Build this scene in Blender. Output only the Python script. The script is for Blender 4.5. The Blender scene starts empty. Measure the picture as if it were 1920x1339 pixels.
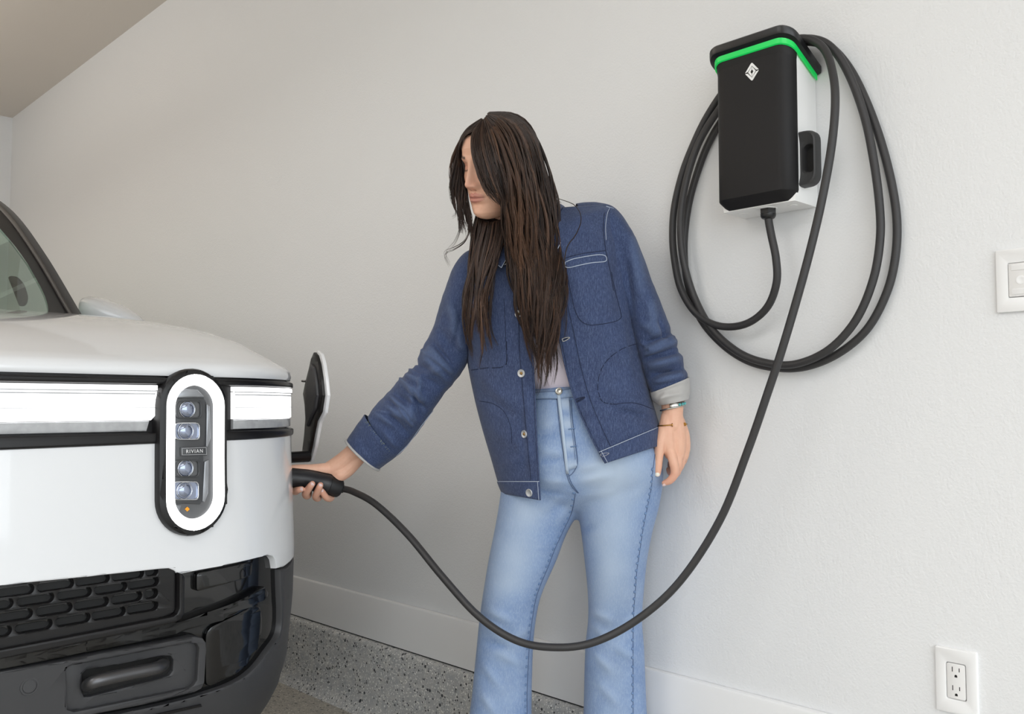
import bpy, bmesh, math, random
import numpy as np
from mathutils import Vector, Matrix, geometry, noise as mnoise
from mathutils.bvhtree import BVHTree

random.seed(7)
rng = np.random.default_rng(7)
S = bpy.context.scene
COL = S.collection

# ------------------------------------------------------------------ camera
FPX = 1700.0                       # focal length in pixels of a 1920 x 1339 frame
CX, CY = 960.0, 669.5
CAM = np.array([-1.89, 0.0, 1.06])
YAW = math.radians(44.0)           # from +Y towards +X
PITCH = math.atan(90.5 / FPX)
fwd = np.array([math.sin(YAW) * math.cos(PITCH), math.cos(YAW) * math.cos(PITCH), math.sin(PITCH)])
rgt = np.array([math.cos(YAW), -math.sin(YAW), 0.0])
upv = np.cross(rgt, fwd)
cam_data = bpy.data.cameras.new('camera')
cam_data.sensor_width = 36.0
cam_data.lens = 36.0 * FPX / 1920.0
cam_data.clip_start = 0.05
cam = bpy.data.objects.new('camera', cam_data)
COL.objects.link(cam)
cam.matrix_world = Matrix(((rgt[0], upv[0], -fwd[0], CAM[0]),
                           (rgt[1], upv[1], -fwd[1], CAM[1]),
                           (rgt[2], upv[2], -fwd[2], CAM[2]), (0, 0, 0, 1)))
S.camera = cam

# ------------------------------------------------------------------ world, daylight, exposure
S.view_settings.view_transform = 'Standard'
S.view_settings.look = 'None'
S.view_settings.gamma = 1.0
S.view_settings.use_curve_mapping = False
S.view_settings.exposure = -0.09
world = bpy.data.worlds.new('overcast_sky')
S.world = world
world.use_nodes = True
wn = world.node_tree.nodes
wl = world.node_tree.links
bg = wn['Background']
bg.inputs['Color'].default_value = (0.90, 0.96, 1.0, 1)
bg.inputs['Strength'].default_value = 3.55


def area(name, loc, target, sx, sy, power, color, portal=False):
    l = bpy.data.lights.new(name, 'AREA')
    l.shape = 'RECTANGLE'
    l.size, l.size_y = sx, sy
    l.energy = power
    l.color = color
    if portal:
        l.cycles.is_portal = True
    o = bpy.data.objects.new(name, l)
    o.location = loc
    d = Vector(target) - Vector(loc)
    o.rotation_euler = d.to_track_quat('-Z', 'Y').to_euler()
    COL.objects.link(o)
    return o


area('garage_opening', (-3.0, -1.95, 1.35), (-3.0, 3.0, 1.35), 5.4, 2.6, 1.0, (1, 1, 1), portal=True)

area('ceiling_panel', (-4.3, 1.6, 3.05), (-4.1, 1.7, 0.0), 1.6, 3.0, 58.0, (0.98, 0.99, 1.0))
area('fill_panel_rear', (-3.4, 4.7, 3.05), (-3.4, 4.7, 0.0), 1.6, 2.6, 34.0, (1.0, 0.94, 0.87))  # unseen fill, added for more light at the back of the room
area('fill_panel_front', (-2.5, -0.7, 3.05), (-2.4, -0.4, 0.0), 2.6, 1.4, 34.0, (0.99, 0.99, 1.0))  # added fill out of view, lifts upper wall, hood and charger
area('ceiling_fill_up', (-2.5, 5.0, 2.45), (-2.5, 5.0, 3.2), 1.6, 2.4, 62.0, (1.0, 0.94, 0.87))  # unseen upward fill, added to brighten the ceiling

# ------------------------------------------------------------------ small helpers


def ray(px, py):
    d = fwd + rgt * ((px - CX) / FPX) - upv * ((py - CY) / FPX)
    return d


def at(px, py, depth):
    """world point seen at a pixel of the photograph, at a distance along the view axis"""
    return CAM + ray(px, py) * depth


def onx(px, py, x):
    d = ray(px, py)
    return CAM + d * ((x - CAM[0]) / d[0])


def ony(px, py, y):
    d = ray(px, py)
    return CAM + d * ((y - CAM[1]) / d[1])


def proj(p):
    q = np.asarray(p, float) - CAM
    w = q @ fwd
    return CX + FPX * (q @ rgt) / w, CY - FPX * (q @ upv) / w, w


def lin(c):
    return tuple((v / 12.92 if v <= 0.04045 else ((v + 0.055) / 1.055) ** 2.4) for v in c)


def rgb(r, g, b):
    return lin((r / 255, g / 255, b / 255)) + (1.0,)


class Mat:
    def __init__(self, name, color=(0.5, 0.5, 0.5, 1), rough=0.5, metal=0.0, **kw):
        m = bpy.data.materials.new(name)
        m.use_nodes = True
        self.m = m
        self.n = m.node_tree.nodes
        self.l = m.node_tree.links
        self.b = self.n['Principled BSDF']
        self.b.inputs['Base Color'].default_value = color
        self.b.inputs['Roughness'].default_value = rough
        self.b.inputs['Metallic'].default_value = metal
        for k, v in kw.items():
            self.b.inputs[k.replace('_', ' ')].default_value = v

    def node(self, t, **kw):
        n = self.n.new(t)
        for k, v in kw.items():
            if hasattr(n, k):
                setattr(n, k, v)
            else:
                n.inputs[k.replace('_', ' ')].default_value = v
        return n

    def link(self, a, b):
        self.l.new(a, b)

    def coord(self, which='Object', scale=(1, 1, 1)):
        tc = self.node('ShaderNodeTexCoord')
        mp = self.node('ShaderNodeMapping')
        mp.inputs['Scale'].default_value = scale
        self.link(tc.outputs[which], mp.inputs['Vector'])
        return mp.outputs['Vector']

    def noise(self, vec, scale, detail=3.0, rough=0.5):
        n = self.node('ShaderNodeTexNoise')
        n.inputs['Scale'].default_value = scale
        n.inputs['Detail'].default_value = detail
        n.inputs['Roughness'].default_value = rough
        self.link(vec, n.inputs['Vector'])
        return n.outputs['Fac']

    def ramp(self, fac, stops, interp='LINEAR'):
        r = self.node('ShaderNodeValToRGB')
        e = r.color_ramp.elements
        r.color_ramp.interpolation = interp
        while len(e) < len(stops):
            e.new(0.5)
        for i, (p, c) in enumerate(stops):
            e[i].position = p
            e[i].color = c
        self.link(fac, r.inputs['Fac'])
        return r.outputs['Color']

    def mix(self, fac, a, b, blend='MIX'):
        m = self.node('ShaderNodeMix', data_type='RGBA', blend_type=blend)
        for v, i in ((fac, 0), (a, 6), (b, 7)):
            if hasattr(v, 'is_output'):
                self.link(v, m.inputs[i])
            elif i == 0:
                m.inputs[0].default_value = v
            else:
                m.inputs[i].default_value = v
        return m.outputs[2]

    def bump(self, height, strength=0.3, dist=0.002):
        b = self.node('ShaderNodeBump')
        b.inputs['Strength'].default_value = strength
        b.inputs['Distance'].default_value = dist
        self.link(height, b.inputs['Height'])
        self.link(b.outputs['Normal'], self.b.inputs['Normal'])

    def color(self, out):
        self.link(out, self.b.inputs['Base Color'])


def emis(name, col, strength):
    m = Mat(name, col, 0.3)
    m.b.inputs['Emission Color'].default_value = col
    m.b.inputs['Emission Strength'].default_value = strength
    return m.m


ROOTLOC = {}


def root(name, loc, label, cat, group=None):
    o = bpy.data.objects.new(name, None)
    o.empty_display_size = 0.1
    o.location = tuple(loc)
    COL.objects.link(o)
    o['label'] = label
    o['category'] = cat
    if group:
        o['group'] = group
    ROOTLOC[o.name] = tuple(loc)
    return o


def mk(name, V, F, mat, parent=None, smooth=True, angle=40, label=None):
    me = bpy.data.meshes.new(name)
    me.from_pydata([tuple(map(float, v)) for v in V], [], [tuple(map(int, f)) for f in F])
    me.update()
    o = bpy.data.objects.new(name, me)
    COL.objects.link(o)
    if mat is not None:
        me.materials.append(mat)
    if smooth:
        me.polygons.foreach_set('use_smooth', [True] * len(me.polygons))
        if angle < 180:
            me.set_sharp_from_angle(angle=math.radians(angle))
    if parent is not None:
        setpar(o, parent)
    if label:
        o['label'] = label
    return o


def setpar(o, parent):
    o.parent = parent
    if parent.name in ROOTLOC:
        o.matrix_parent_inverse = Matrix.Translation(ROOTLOC[parent.name]).inverted()


def struct(o):
    o['kind'] = 'structure'
    return o


def join(parts):
    V, F, n = [], [], 0
    for v, f in parts:
        V.extend([tuple(p) for p in v])
        F.extend([tuple(i + n for i in q) for q in f])
        n += len(v)
    return V, F


def fix_normals(o):
    bm = bmesh.new()
    bm.from_mesh(o.data)
    bmesh.ops.recalc_face_normals(bm, faces=bm.faces)
    bm.to_mesh(o.data)
    bm.free()
    return o


def box(x0, x1, y0, y1, z0, z1, bev=0.0, seg=2):
    bm = bmesh.new()
    bmesh.ops.create_cube(bm, size=1.0)
    for v in bm.verts:
        v.co = Vector(((x0 + x1) / 2 + v.co.x * (x1 - x0), (y0 + y1) / 2 + v.co.y * (y1 - y0), (z0 + z1) / 2 + v.co.z * (z1 - z0)))
    if bev > 0:
        bmesh.ops.bevel(bm, geom=bm.edges[:] + bm.verts[:], offset=bev, segments=seg, profile=0.5, affect='EDGES')
    V = [tuple(v.co) for v in bm.verts]
    F = [[v.index for v in f.verts] for f in bm.faces]
    bm.free()
    return V, F


def grid(P, cu=False, cv=False, capu=False):
    """faces of an n x m point grid; cu closes the first index, cv the second; capu caps the first and last rows"""
    P = np.asarray(P)
    n, m = P.shape[:2]
    F = []
    for i in range(n if cu else n - 1):
        for j in range(m if cv else m - 1):
            a, b = i * m + j, i * m + (j + 1) % m
            c, d = ((i + 1) % n) * m + (j + 1) % m, ((i + 1) % n) * m + j
            F.append((a, b, c, d))
    V = [tuple(p) for p in P.reshape(-1, 3)]
    if capu:
        for i in (0, n - 1):
            c = P[i].mean(axis=0)
            V.append(tuple(c))
            k = len(V) - 1
            for j in range(m):
                a, b = i * m + j, i * m + (j + 1) % m
                F.append((b, a, k) if i == 0 else (a, b, k))
    return V, F


def catmull(pts, per=8):
    P = np.asarray(pts, float)
    P = np.vstack([2 * P[0] - P[1], P, 2 * P[-1] - P[-2]])
    out = []
    for i in range(1, len(P) - 2):
        p0, p1, p2, p3 = P[i - 1], P[i], P[i + 1], P[i + 2]
        for t in np.linspace(0, 1, per, endpoint=False):
            out.append(0.5 * ((2 * p1) + (-p0 + p2) * t + (2 * p0 - 5 * p1 + 4 * p2 - p3) * t * t + (-p0 + 3 * p1 - 3 * p2 + p3) * t ** 3))
    out.append(P[-2])
    return np.array(out)


def frames(P):
    P = np.asarray(P, float)
    T = np.gradient(P, axis=0)
    T /= np.linalg.norm(T, axis=1)[:, None] + 1e-12
    a = np.array([0, 0, 1.0]) if abs(T[0][2]) < 0.9 else np.array([1.0, 0, 0])
    n = np.cross(T[0], a)
    n /= np.linalg.norm(n)
    N = []
    for t in T:
        n = n - t * (n @ t)
        n /= np.linalg.norm(n) + 1e-12
        N.append(n.copy())
    N = np.array(N)
    return T, N, np.cross(T, N)


def tube(P, r, sides=12, cap=True):
    P = np.asarray(P, float)
    r = np.broadcast_to(np.asarray(r, float), (len(P),))
    T, N, B = frames(P)
    th = np.linspace(0, 2 * np.pi, sides, endpoint=False)
    G = P[:, None, :] + r[:, None, None] * (np.cos(th)[None, :, None] * N[:, None, :] + np.sin(th)[None, :, None] * B[:, None, :])
    return grid(G, cv=True, capu=cap)


def lathe(c, axis, prof, sides=24, ref=None):
    """profile [(along, radius)] round an axis through c"""
    axis = np.asarray(axis, float) / np.linalg.norm(axis)
    a = np.array([0, 0, 1.0]) if abs(axis[2]) < 0.9 else np.array([1.0, 0, 0])
    n = np.cross(axis, a)
    n /= np.linalg.norm(n)
    b = np.cross(axis, n)
    th = np.linspace(0, 2 * np.pi, sides, endpoint=False)
    G = [[np.asarray(c) + axis * h + r * (math.cos(t) * n + math.sin(t) * b) for t in th] for h, r in prof]
    return grid(G, cv=True, capu=True)


def rpoly(pts, r, n=5):
    """polygon with rounded corners; r one radius or one per corner"""
    P = [np.array(p, float) for p in pts]
    k = len(P)
    rr = [r] * k if np.isscalar(r) else list(r)
    out = []
    for i in range(k):
        p, a, b = P[i], P[i - 1], P[(i + 1) % k]
        u, v = a - p, b - p
        lu, lv = np.linalg.norm(u), np.linalg.norm(v)
        d = min(rr[i], 0.48 * lu, 0.48 * lv)
        if d <= 1e-6:
            out.append(p)
            continue
        s, e = p + u / lu * d, p + v / lv * d
        for t in np.linspace(0, 1, n):
            out.append((1 - t) ** 2 * s + 2 * t * (1 - t) * p + t * t * e)
    return out


def stadium(ca, cz, hw, hh, n=16):
    """upright stadium of half width hw and half height hh"""
    out = []
    for i in range(n + 1):
        t = math.pi * i / n
        out.append((ca + hw * math.cos(t), cz + (hh - hw) + hw * math.sin(t)))
    for i in range(n + 1):
        t = math.pi + math.pi * i / n
        out.append((ca + hw * math.cos(t), cz - (hh - hw) + hw * math.sin(t)))
    return out


def patch2d(outer, holes, off0, off1, fmap, step=0.04, round_=0.0):
    """plate cut to an outline (with holes), thickness off0..off1, laid on a surface by fmap(a, z, off)"""
    loops = [[Vector((p[0], p[1], 0)) for p in outer]] + [[Vector((p[0], p[1], 0)) for p in h] for h in holes]
    flat = [v for l in loops for v in l]
    tris = geometry.tessellate_polygon(loops)
    bm = bmesh.new()
    vs = [bm.verts.new(v) for v in flat]
    for t in tris:
        try:
            f = bm.faces.new([vs[i] for i in t])
        except ValueError:
            pass
    bmesh.ops.recalc_face_normals(bm, faces=bm.faces)
    a0, a1 = min(v.x for v in flat), max(v.x for v in flat)
    z0, z1 = min(v.y for v in flat), max(v.y for v in flat)
    for k in range(1, int((a1 - a0) / step) + 1):
        bmesh.ops.bisect_plane(bm, geom=bm.verts[:] + bm.edges[:] + bm.faces[:], dist=1e-6, plane_co=(a0 + k * step, 0, 0), plane_no=(1, 0, 0))
    for k in range(1, int((z1 - z0) / step) + 1):
        bmesh.ops.bisect_plane(bm, geom=bm.verts[:] + bm.edges[:] + bm.faces[:], dist=1e-6, plane_co=(0, z0 + k * step, 0), plane_no=(0, 1, 0))
    bm.verts.index_update()
    for f in bm.faces:
        if f.normal.z < 0:
            f.normal_flip()
    n = len(bm.verts)
    co = [(v.co.x, v.co.y) for v in bm.verts]
    F = [[v.index for v in f.verts] for f in bm.faces]
    be = []
    for e in bm.edges:
        if len(e.link_faces) == 1:
            l = e.link_loops[0]
            be.append((l.vert.index, l.link_loop_next.vert.index))
    bm.free()
    V = []
    if round_ > 0:                       # outline eased: an inset ring of the top face
        nv = {}
        inn = {}
        for a, b in be:
            d = Vector((co[b][0] - co[a][0], co[b][1] - co[a][1]))
            if d.length > 0:
                d.normalize()
            nrm = Vector((-d.y, d.x))    # faces run counter-clockwise: inside is to the left
            inn.setdefault(a, Vector((0, 0)))
            inn.setdefault(b, Vector((0, 0)))
            inn[a] += nrm
            inn[b] += nrm
        co_in = list(co)
        for k, d in inn.items():
            if d.length > 0:
                d.normalize()
            co_in[k] = (co[k][0] + d.x * round_, co[k][1] + d.y * round_)
        V = [fmap(a, z, off1) for a, z in co_in]
        idx = {}
        for k in inn:
            d = inn[k]
            idx[k] = len(V)
            V.append(fmap(co[k][0] + d.x * round_ * .3, co[k][1] + d.y * round_ * .3, off1 - round_ * .3))
            V.append(fmap(co[k][0], co[k][1], off1 - round_))
            V.append(fmap(co[k][0], co[k][1], off0))
        for a, b in be:
            i, j = idx[a], idx[b]
            F.append((b, a, i, j))
            F.append((j, i, i + 1, j + 1))
            F.append((j + 1, i + 1, i + 2, j + 2))
    else:
        V = [fmap(a, z, off1) for a, z in co]
        idx = {}
        for a, b in be:
            for k in (a, b):
                if k not in idx:
                    idx[k] = len(V)
                    V.append(fmap(co[k][0], co[k][1], off1))
                    V.append(fmap(co[k][0], co[k][1], off0))
            F.append((idx[b], idx[a], idx[a] + 1, idx[b] + 1))
    return V, F


def interp(x, xs, ys):
    return np.interp(x, xs, ys)


def text_mesh(body, size, fmap, depth=0.0006, bold=0.0, spacing=1.2):
    """lettering as thin geometry; fmap(x, y) -> point"""
    c = bpy.data.curves.new('lettering', 'FONT')
    c.body = body
    c.size = size
    c.align_x = 'CENTER'
    c.align_y = 'CENTER'
    c.space_character = spacing
    c.offset = bold
    c.resolution_u = 3
    o = bpy.data.objects.new('lettering', c)
    me = bpy.data.meshes.new_from_object(o)
    V = [fmap(v.co.x, v.co.y) for v in me.vertices]
    F = [list(p.vertices) for p in me.polygons]
    bpy.data.objects.remove(o)
    bpy.data.meshes.remove(me)
    bpy.data.curves.remove(c)
    return V, F

# ------------------------------------------------------------------ room materials
def wall_material(name, col, bump=0.25):
    m = Mat(name, col, 0.62)
    v = m.coord('Object')
    a = m.noise(v, 55.0, 4, 0.6)
    b = m.noise(v, 180.0, 2, 0.5)
    s = m.node('ShaderNodeMath', operation='ADD')
    m.link(a, s.inputs[0])
    m.link(b, s.inputs[1])
    m.bump(s.outputs[0], bump, 0.0035)
    return m.m


def flake_material(name, base, dark, light, tint):
    """epoxy floor with scattered paint flakes"""
    m = Mat(name, base, 0.45)
    v = m.coord('Object')
    out = None
    prev = m.ramp(m.noise(v, 30.0, 4, 0.7), [(0.35, tint), (0.65, base)])
    for sc, lo, hi, col in ((150, 0.20, 0.27, light), (190, 0.20, 0.26, tint), (120, 0.12, 0.17, dark), (240, 0.17, 0.23, light), (78, 0.05, 0.085, dark)):
        vo = m.node('ShaderNodeTexVoronoi')
        vo.inputs['Scale'].default_value = sc
        m.link(v, vo.inputs['Vector'])
        wn_ = m.node('ShaderNodeTexWhiteNoise', noise_dimensions='3D')
        m.link(vo.outputs['Position'], wn_.inputs['Vector'])
        fac = m.ramp(wn_.outputs['Value'], [(lo, (1, 1, 1, 1)), (hi, (0, 0, 0, 1))])
        fac2 = m.ramp(vo.outputs['Distance'], [(0.36, (1, 1, 1, 1)), (0.46, (0, 0, 0, 1))])
        f = m.node('ShaderNodeMath', operation='MULTIPLY')
        m.link(fac, f.inputs[0])
        m.link(fac2, f.inputs[1])
        prev = m.mix(f.outputs[0], prev, col)
    m.color(prev)
    m.bump(m.noise(v, 220.0, 2), 0.15, 0.0015)
    return m.m


M_WALL = wall_material('wall_paint', rgb(230, 231, 232))
M_CEIL = wall_material('ceiling_paint', rgb(226, 218, 208), 0.1)
M_WARM = wall_material('far_wall_paint', rgb(224, 217, 208), 0.1)
M_BASE = Mat('baseboard_paint', rgb(236, 236, 236), 0.4).m
M_GAP = Mat('dark_joint', rgb(40, 40, 42), 0.8).m
M_FLAKE = flake_material('flaked_epoxy', rgb(198, 197, 193), rgb(56, 58, 62), rgb(238, 237, 232), rgb(172, 174, 176))
M_FLOOR = flake_material('floor_epoxy', rgb(188, 182, 170), rgb(96, 94, 90), rgb(220, 214, 204), rgb(160, 156, 148))

YB = 7.17      # back wall
YF = -2.0      # garage opening
XL = -6.2
ZC = 3.14

struct(mk('floor', *box(XL - 0.1, 0.1, YF, YB + 0.1, -0.12, 0.0), M_FLOOR, smooth=False))
struct(mk('ceiling', *box(XL - 0.1, 0.12, YF, YB + 0.12, ZC, ZC + 0.12), M_CEIL, smooth=False))
struct(mk('wall_right', *box(0.0, 0.12, YF, YB + 0.12, -0.12, ZC), M_WALL, smooth=False))
struct(mk('wall_back', *box(XL, 0.0, YB, YB + 0.12, -0.12, ZC), M_WALL, smooth=False))
struct(mk('wall_left', *box(XL - 0.12, XL, YF, YB + 0.12, -0.12, ZC), M_WARM, smooth=False))
struct(mk('wall_front', *box(XL - 0.12, 0.12, YF - 0.15, YF, 2.72, ZC + 0.12), M_WALL, smooth=False))
M_DRIVE = Mat('driveway_concrete', rgb(172, 170, 166), 0.8).m
struct(mk('driveway_ground', *box(-14, 8, -16, YF, -0.14, -0.02), M_DRIVE, smooth=False))

# stem-wall kerb of flaked concrete, dark joint, baseboard standing on it
ZK, ZB = 0.245, 0.392
kx = -0.016


def strip(prof, y0, y1):
    G = [[(x, y, z) for (x, z) in prof] for y in (y0, y1)]
    V, F = grid(G)
    F.append(tuple(range(len(prof) - 1, -1, -1)))
    F.append(tuple(range(len(prof), 2 * len(prof))))
    return V, F


struct(fix_normals(mk('trim_1', *strip([(-0.002, -0.01), (-0.085, -0.01), (-0.072, 0.004), (-0.058, 0.016), (-0.048, 0.034), (-0.043, 0.06), (-0.040, ZK - 0.02), (-0.037, ZK - 0.010), (-0.030, ZK - 0.004), (-0.002, ZK - 0.003)], YF + 0.01, YB - 0.002), M_FLAKE, angle=50)))
struct(fix_normals(mk('trim_2', *strip([(-0.002, ZK - 0.003), (-0.0125, ZK - 0.003), (-0.0125, ZK + 0.0015), (-0.002, ZK + 0.0015)], YF + 0.01, YB - 0.002), M_GAP, smooth=False)))
struct(fix_normals(mk('baseboard_right', *strip([(-0.001, ZK + 0.0015), (kx, ZK + 0.0015), (kx, ZB - 0.006), (kx + 0.002, ZB - 0.002), (kx + 0.006, ZB), (-0.001, ZB)], YF + 0.01, YB - 0.002), M_BASE, angle=30)))
struct(mk('baseboard_back', *box(XL + .02, -0.09, YB - 0.016, YB - 0.001, 0.0, 0.15, 0.004), M_BASE))

# ------------------------------------------------------------------ outlet and keypad on the wall
M_PLATE = Mat('switch_plate_plastic', rgb(238, 238, 238), 0.35).m
M_PLATE2 = Mat('switch_insert_plastic', rgb(234, 233, 232), 0.3).m
M_SLOT = Mat('outlet_slot_dark', rgb(20, 18, 18), 0.6).m


def wallmap(y0, z0):
    """(h, v, out) with h to the viewer's right along the wall"""
    return lambda h, v, o: (-o, y0 - h, z0 + v)


def rrect(w, h, r, n=5, cx=0, cy=0):
    return rpoly([(cx - w / 2, cy - h / 2), (cx + w / 2, cy - h / 2), (cx + w / 2, cy + h / 2), (cx - w / 2, cy + h / 2)], r, n)


c_out = onx(1795, 1277, 0.0)
fm = wallmap(c_out[1], c_out[2])
R = root('power_outlet', (0, c_out[1], c_out[2]), 'white duplex power outlet low on the wall near the floor', 'outlet')
mk('plate', *patch2d(rrect(0.079, 0.126, 0.004), [rrect(0.0365, 0.070, 0.004)], 0.0, 0.0075, fm, 1, 0.003), M_PLATE, R)
rec = mk('receptacle', *patch2d(rrect(0.0345, 0.068, 0.004), [], 0.0, 0.0068, fm, 1, 0.0008), M_PLATE2, R)
sl = []
for dz in (0.018, -0.018):
    for dx, hh in ((-0.0065, 0.0048), (0.0065, 0.0038)):
        mk('slot', *patch2d(rrect(0.0016, hh * 2, 0.0002, 2, dx, dz + 0.005), [], 0.006, 0.00695, fm, 1), M_SLOT, rec)
    g = [(0.0026 * math.cos(t), dz - 0.0075 + 0.0026 * math.sin(t)) for t in np.linspace(0, math.pi, 9)] + [(-0.0026, dz - 0.0100), (0.0026, dz - 0.0100)]
    mk('ground_hole', *patch2d(g, [], 0.006, 0.00695, fm, 1), M_SLOT, rec)

c_sw = onx(1870, 529, 0.0)
yk, zk = c_sw[1] - 0.063, c_sw[2]
fm = wallmap(yk, zk)
R = root('wall_keypad', (0, yk, zk), 'white control keypad in a wall plate cut by the frame edge', 'switch')
mk('plate', *patch2d(rrect(0.126, 0.121, 0.003), [rrect(0.082, 0.066, 0.002)], 0.0, 0.0085, fm, 1, 0.002), M_PLATE, R)
kp = mk('keypad', *patch2d(rrect(0.080, 0.064, 0.002), [], 0.0, 0.0095, fm, 1, 0.001), M_PLATE2, R)
for k, vz in enumerate((0.0235, 0.0, -0.0225)):
    if k == 1:
        mk('button', *lathe(fm(-0.019, -0.001, 0.0092), (-1, 0, 0), [(0, 0.0085), (0.0012, 0.0082), (0.0016, 0.006), (0.0008, 0.004)], 20), M_PLATE, kp)
        mk('button', *patch2d(rrect(0.04, 0.018, 0.003, 4, 0.012, -0.001), [], 0.009, 0.0105, fm, 1, 0.0006), M_PLATE, kp)
    else:
        mk('button', *patch2d(rrect(0.070, 0.011, 0.002, 4, 0, vz), [], 0.009, 0.0107, fm, 1, 0.0006), M_PLATE, kp)

# ------------------------------------------------------------------ the car
M_PAINT = Mat('white_car_paint', rgb(221, 222, 224), 0.28, Coat_Weight=1.0, Coat_Roughness=0.04).m
M_GLOSS = Mat('gloss_black_plastic', rgb(14, 14, 15), 0.06, Specular_IOR_Level=0.6).m
M_PIANO = Mat('black_trim', rgb(22, 21, 22), 0.3, Specular_IOR_Level=0.35).m
_m = Mat('matte_grey_plastic', rgb(56, 56, 58), 0.52)
_m.bump(_m.noise(_m.coord('Object'), 900, 2), 0.12, 0.0006)
M_MATTE = _m.m
M_DARK = Mat('deep_black', rgb(9, 9, 10), 0.7).m
M_STEEL = Mat('tow_hook_metal', rgb(92, 92, 94), 0.36, 0.85).m
M_GLOW = emis('lamp_white_glow', (1.0, 1.0, 1.0, 1), 1.7)
_m = Mat('lamp_clear_strip', rgb(150, 151, 153), 0.15)
_v = _m.coord('Object', (1, 1, 1))
_m.color(_m.ramp(_m.noise(_v, 60, 2), [(0.3, rgb(160, 161, 163)), (0.7, rgb(172, 173, 175))]))
M_STRIP = _m.m
M_LAMPBG = Mat('lamp_interior_grey', rgb(96, 97, 99), 0.28, 0.35).m
M_LAMPDK = Mat('lamp_module_grey', rgb(70, 71, 73), 0.3, 0.2).m
M_CHROME = Mat('lamp_chrome', rgb(200, 202, 206), 0.08, 1.0).m
M_REFL = Mat('lamp_reflector', rgb(150, 152, 156), 0.3, 0.6).m
M_LENS = Mat('lamp_lens', rgb(150, 158, 178), 0.03, 0.75).m
M_AMBER = Mat('amber_marker', rgb(245, 160, 30), 0.3).m
M_LETTER = Mat('white_lettering', rgb(238, 238, 238), 0.4).m
M_TYRE = Mat('tyre_rubber', rgb(24, 24, 25), 0.8).m
M_RIM = Mat('wheel_rim', rgb(70, 71, 74), 0.3, 0.8).m
M_INT = Mat('car_interior', rgb(70, 70, 68), 0.8).m


def thin_glass(name, tint, gloss=0.1):
    m = bpy.data.materials.new(name)
    m.use_nodes = True
    n, l = m.node_tree.nodes, m.node_tree.links
    n.clear()
    o = n.new('ShaderNodeOutputMaterial')
    t = n.new('ShaderNodeBsdfTransparent')
    t.inputs['Color'].default_value = tint
    g = n.new('ShaderNodeBsdfGlossy')
    g.inputs['Roughness'].default_value = 0.02
    lw = n.new('ShaderNodeLayerWeight')
    lw.inputs['Blend'].default_value = 0.35
    f = n.new('ShaderNodeMapRange')
    f.inputs['From Min'].default_value = 0.2
    f.inputs['To Min'].default_value = 0.05
    f.inputs['To Max'].default_value = 0.7
    l.new(lw.outputs['Facing'], f.inputs['Value'])
    mx = n.new('ShaderNodeMixShader')
    l.new(f.outputs[0], mx.inputs[0])
    l.new(t.outputs[0], mx.inputs[1])
    l.new(g.outputs[0], mx.inputs[2])
    l.new(mx.outputs[0], o.inputs[0])
    return m


M_GLASS = thin_glass('tinted_windscreen', (0.74, 0.86, 0.80, 1))

XC, Y0, HW = -1.69, 1.80, 1.0
U1 = 0.66
_pl = [(u, 0.035 * (u / U1) ** 2) for u in np.linspace(0, U1, 24)]
_pl += [(U1 + (HW - U1) * math.sin(t), 0.035 + 0.33 * (1 - math.cos(t))) for t in np.linspace(0, math.pi / 2, 28)[1:]]
_pl += [(HW, 0.365 + d) for d in np.linspace(0, 4.3, 44)[1:]]
_pl += [(HW - 0.2 * (1 - math.cos(t)), 4.665 + 0.2 * math.sin(t)) for t in np.linspace(0, math.pi / 2, 8)[1:]]
_pl += [(0.0, 4.865)]
PL = np.array([(XC + u, Y0 + y) for u, y in _pl])
PA = np.concatenate([[0], np.cumsum(np.linalg.norm(np.diff(PL, axis=0), axis=1))])
_t = np.gradient(PL, axis=0)
_t /= np.linalg.norm(_t, axis=1)[:, None]
PN = np.stack([_t[:, 1], -_t[:, 0]], axis=1)       # outward
A_END = PA[23 + 27]                                 # where the corner meets the side
A_BACK = PA[-1]


def prof(z):
    return interp(z, [0.22, 0.30, 0.38, 0.46, 0.60, 0.72, 0.95, 1.12], [-0.16, -0.075, -0.022, 0.0, 0.012, 0.014, 0.004, 0.0])


def FM(a, z, off=0.0):
    x, y = np.interp(a, PA, PL[:, 0]), np.interp(a, PA, PL[:, 1])
    nx, ny = np.interp(a, PA, PN[:, 0]), np.interp(a, PA, PN[:, 1])
    q = off + prof(z)
    return (x + nx * q, y + ny * q, z)


def fz(px, py, off=0.0):
    """where a pixel's ray meets the front of the car, as (a, z)"""
    d = ray(px, py)
    z = 0.9
    for _ in range(4):
        best = None
        P = PL[:52] + PN[:52] * (off + prof(z))
        q = P - CAM[:2]
        c = q[:, 0] * d[1] - q[:, 1] * d[0]
        a = None
        for i in range(51):
            if c[i] == 0 or c[i] * c[i + 1] < 0:
                t = c[i] / (c[i] - c[i + 1])
                a = PA[i] + t * (PA[i + 1] - PA[i])
                pt = P[i] + t * (P[i + 1] - P[i])
                break
        if a is None:                        # beside the car: the point of the silhouette
            i = int(np.argmax(((q @ rgt[:2]) / (q @ fwd[:2]))))
            a, pt = PA[i], P[i]
        z = CAM[2] + d[2] * np.linalg.norm(pt - CAM[:2]) / np.linalg.norm(d[:2])
    return (a, z)


CAR = root('car', (XC, Y0 + 2.4, 0.0), 'white electric car parked nose out with its charge flap open', 'car')


def car_patch(name, outer, holes, o0, o1, mat, parent=None, rnd=0.0, step=0.035, label=None, both=True):
    V, F = patch2d(outer, holes, o0, o1, FM, step, rnd)
    o = mk(name, V, F, mat, parent or CAR, angle=35, label=label)
    if both:
        mirror(o, parent or CAR)
    return o


MIRROR = {}


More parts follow.
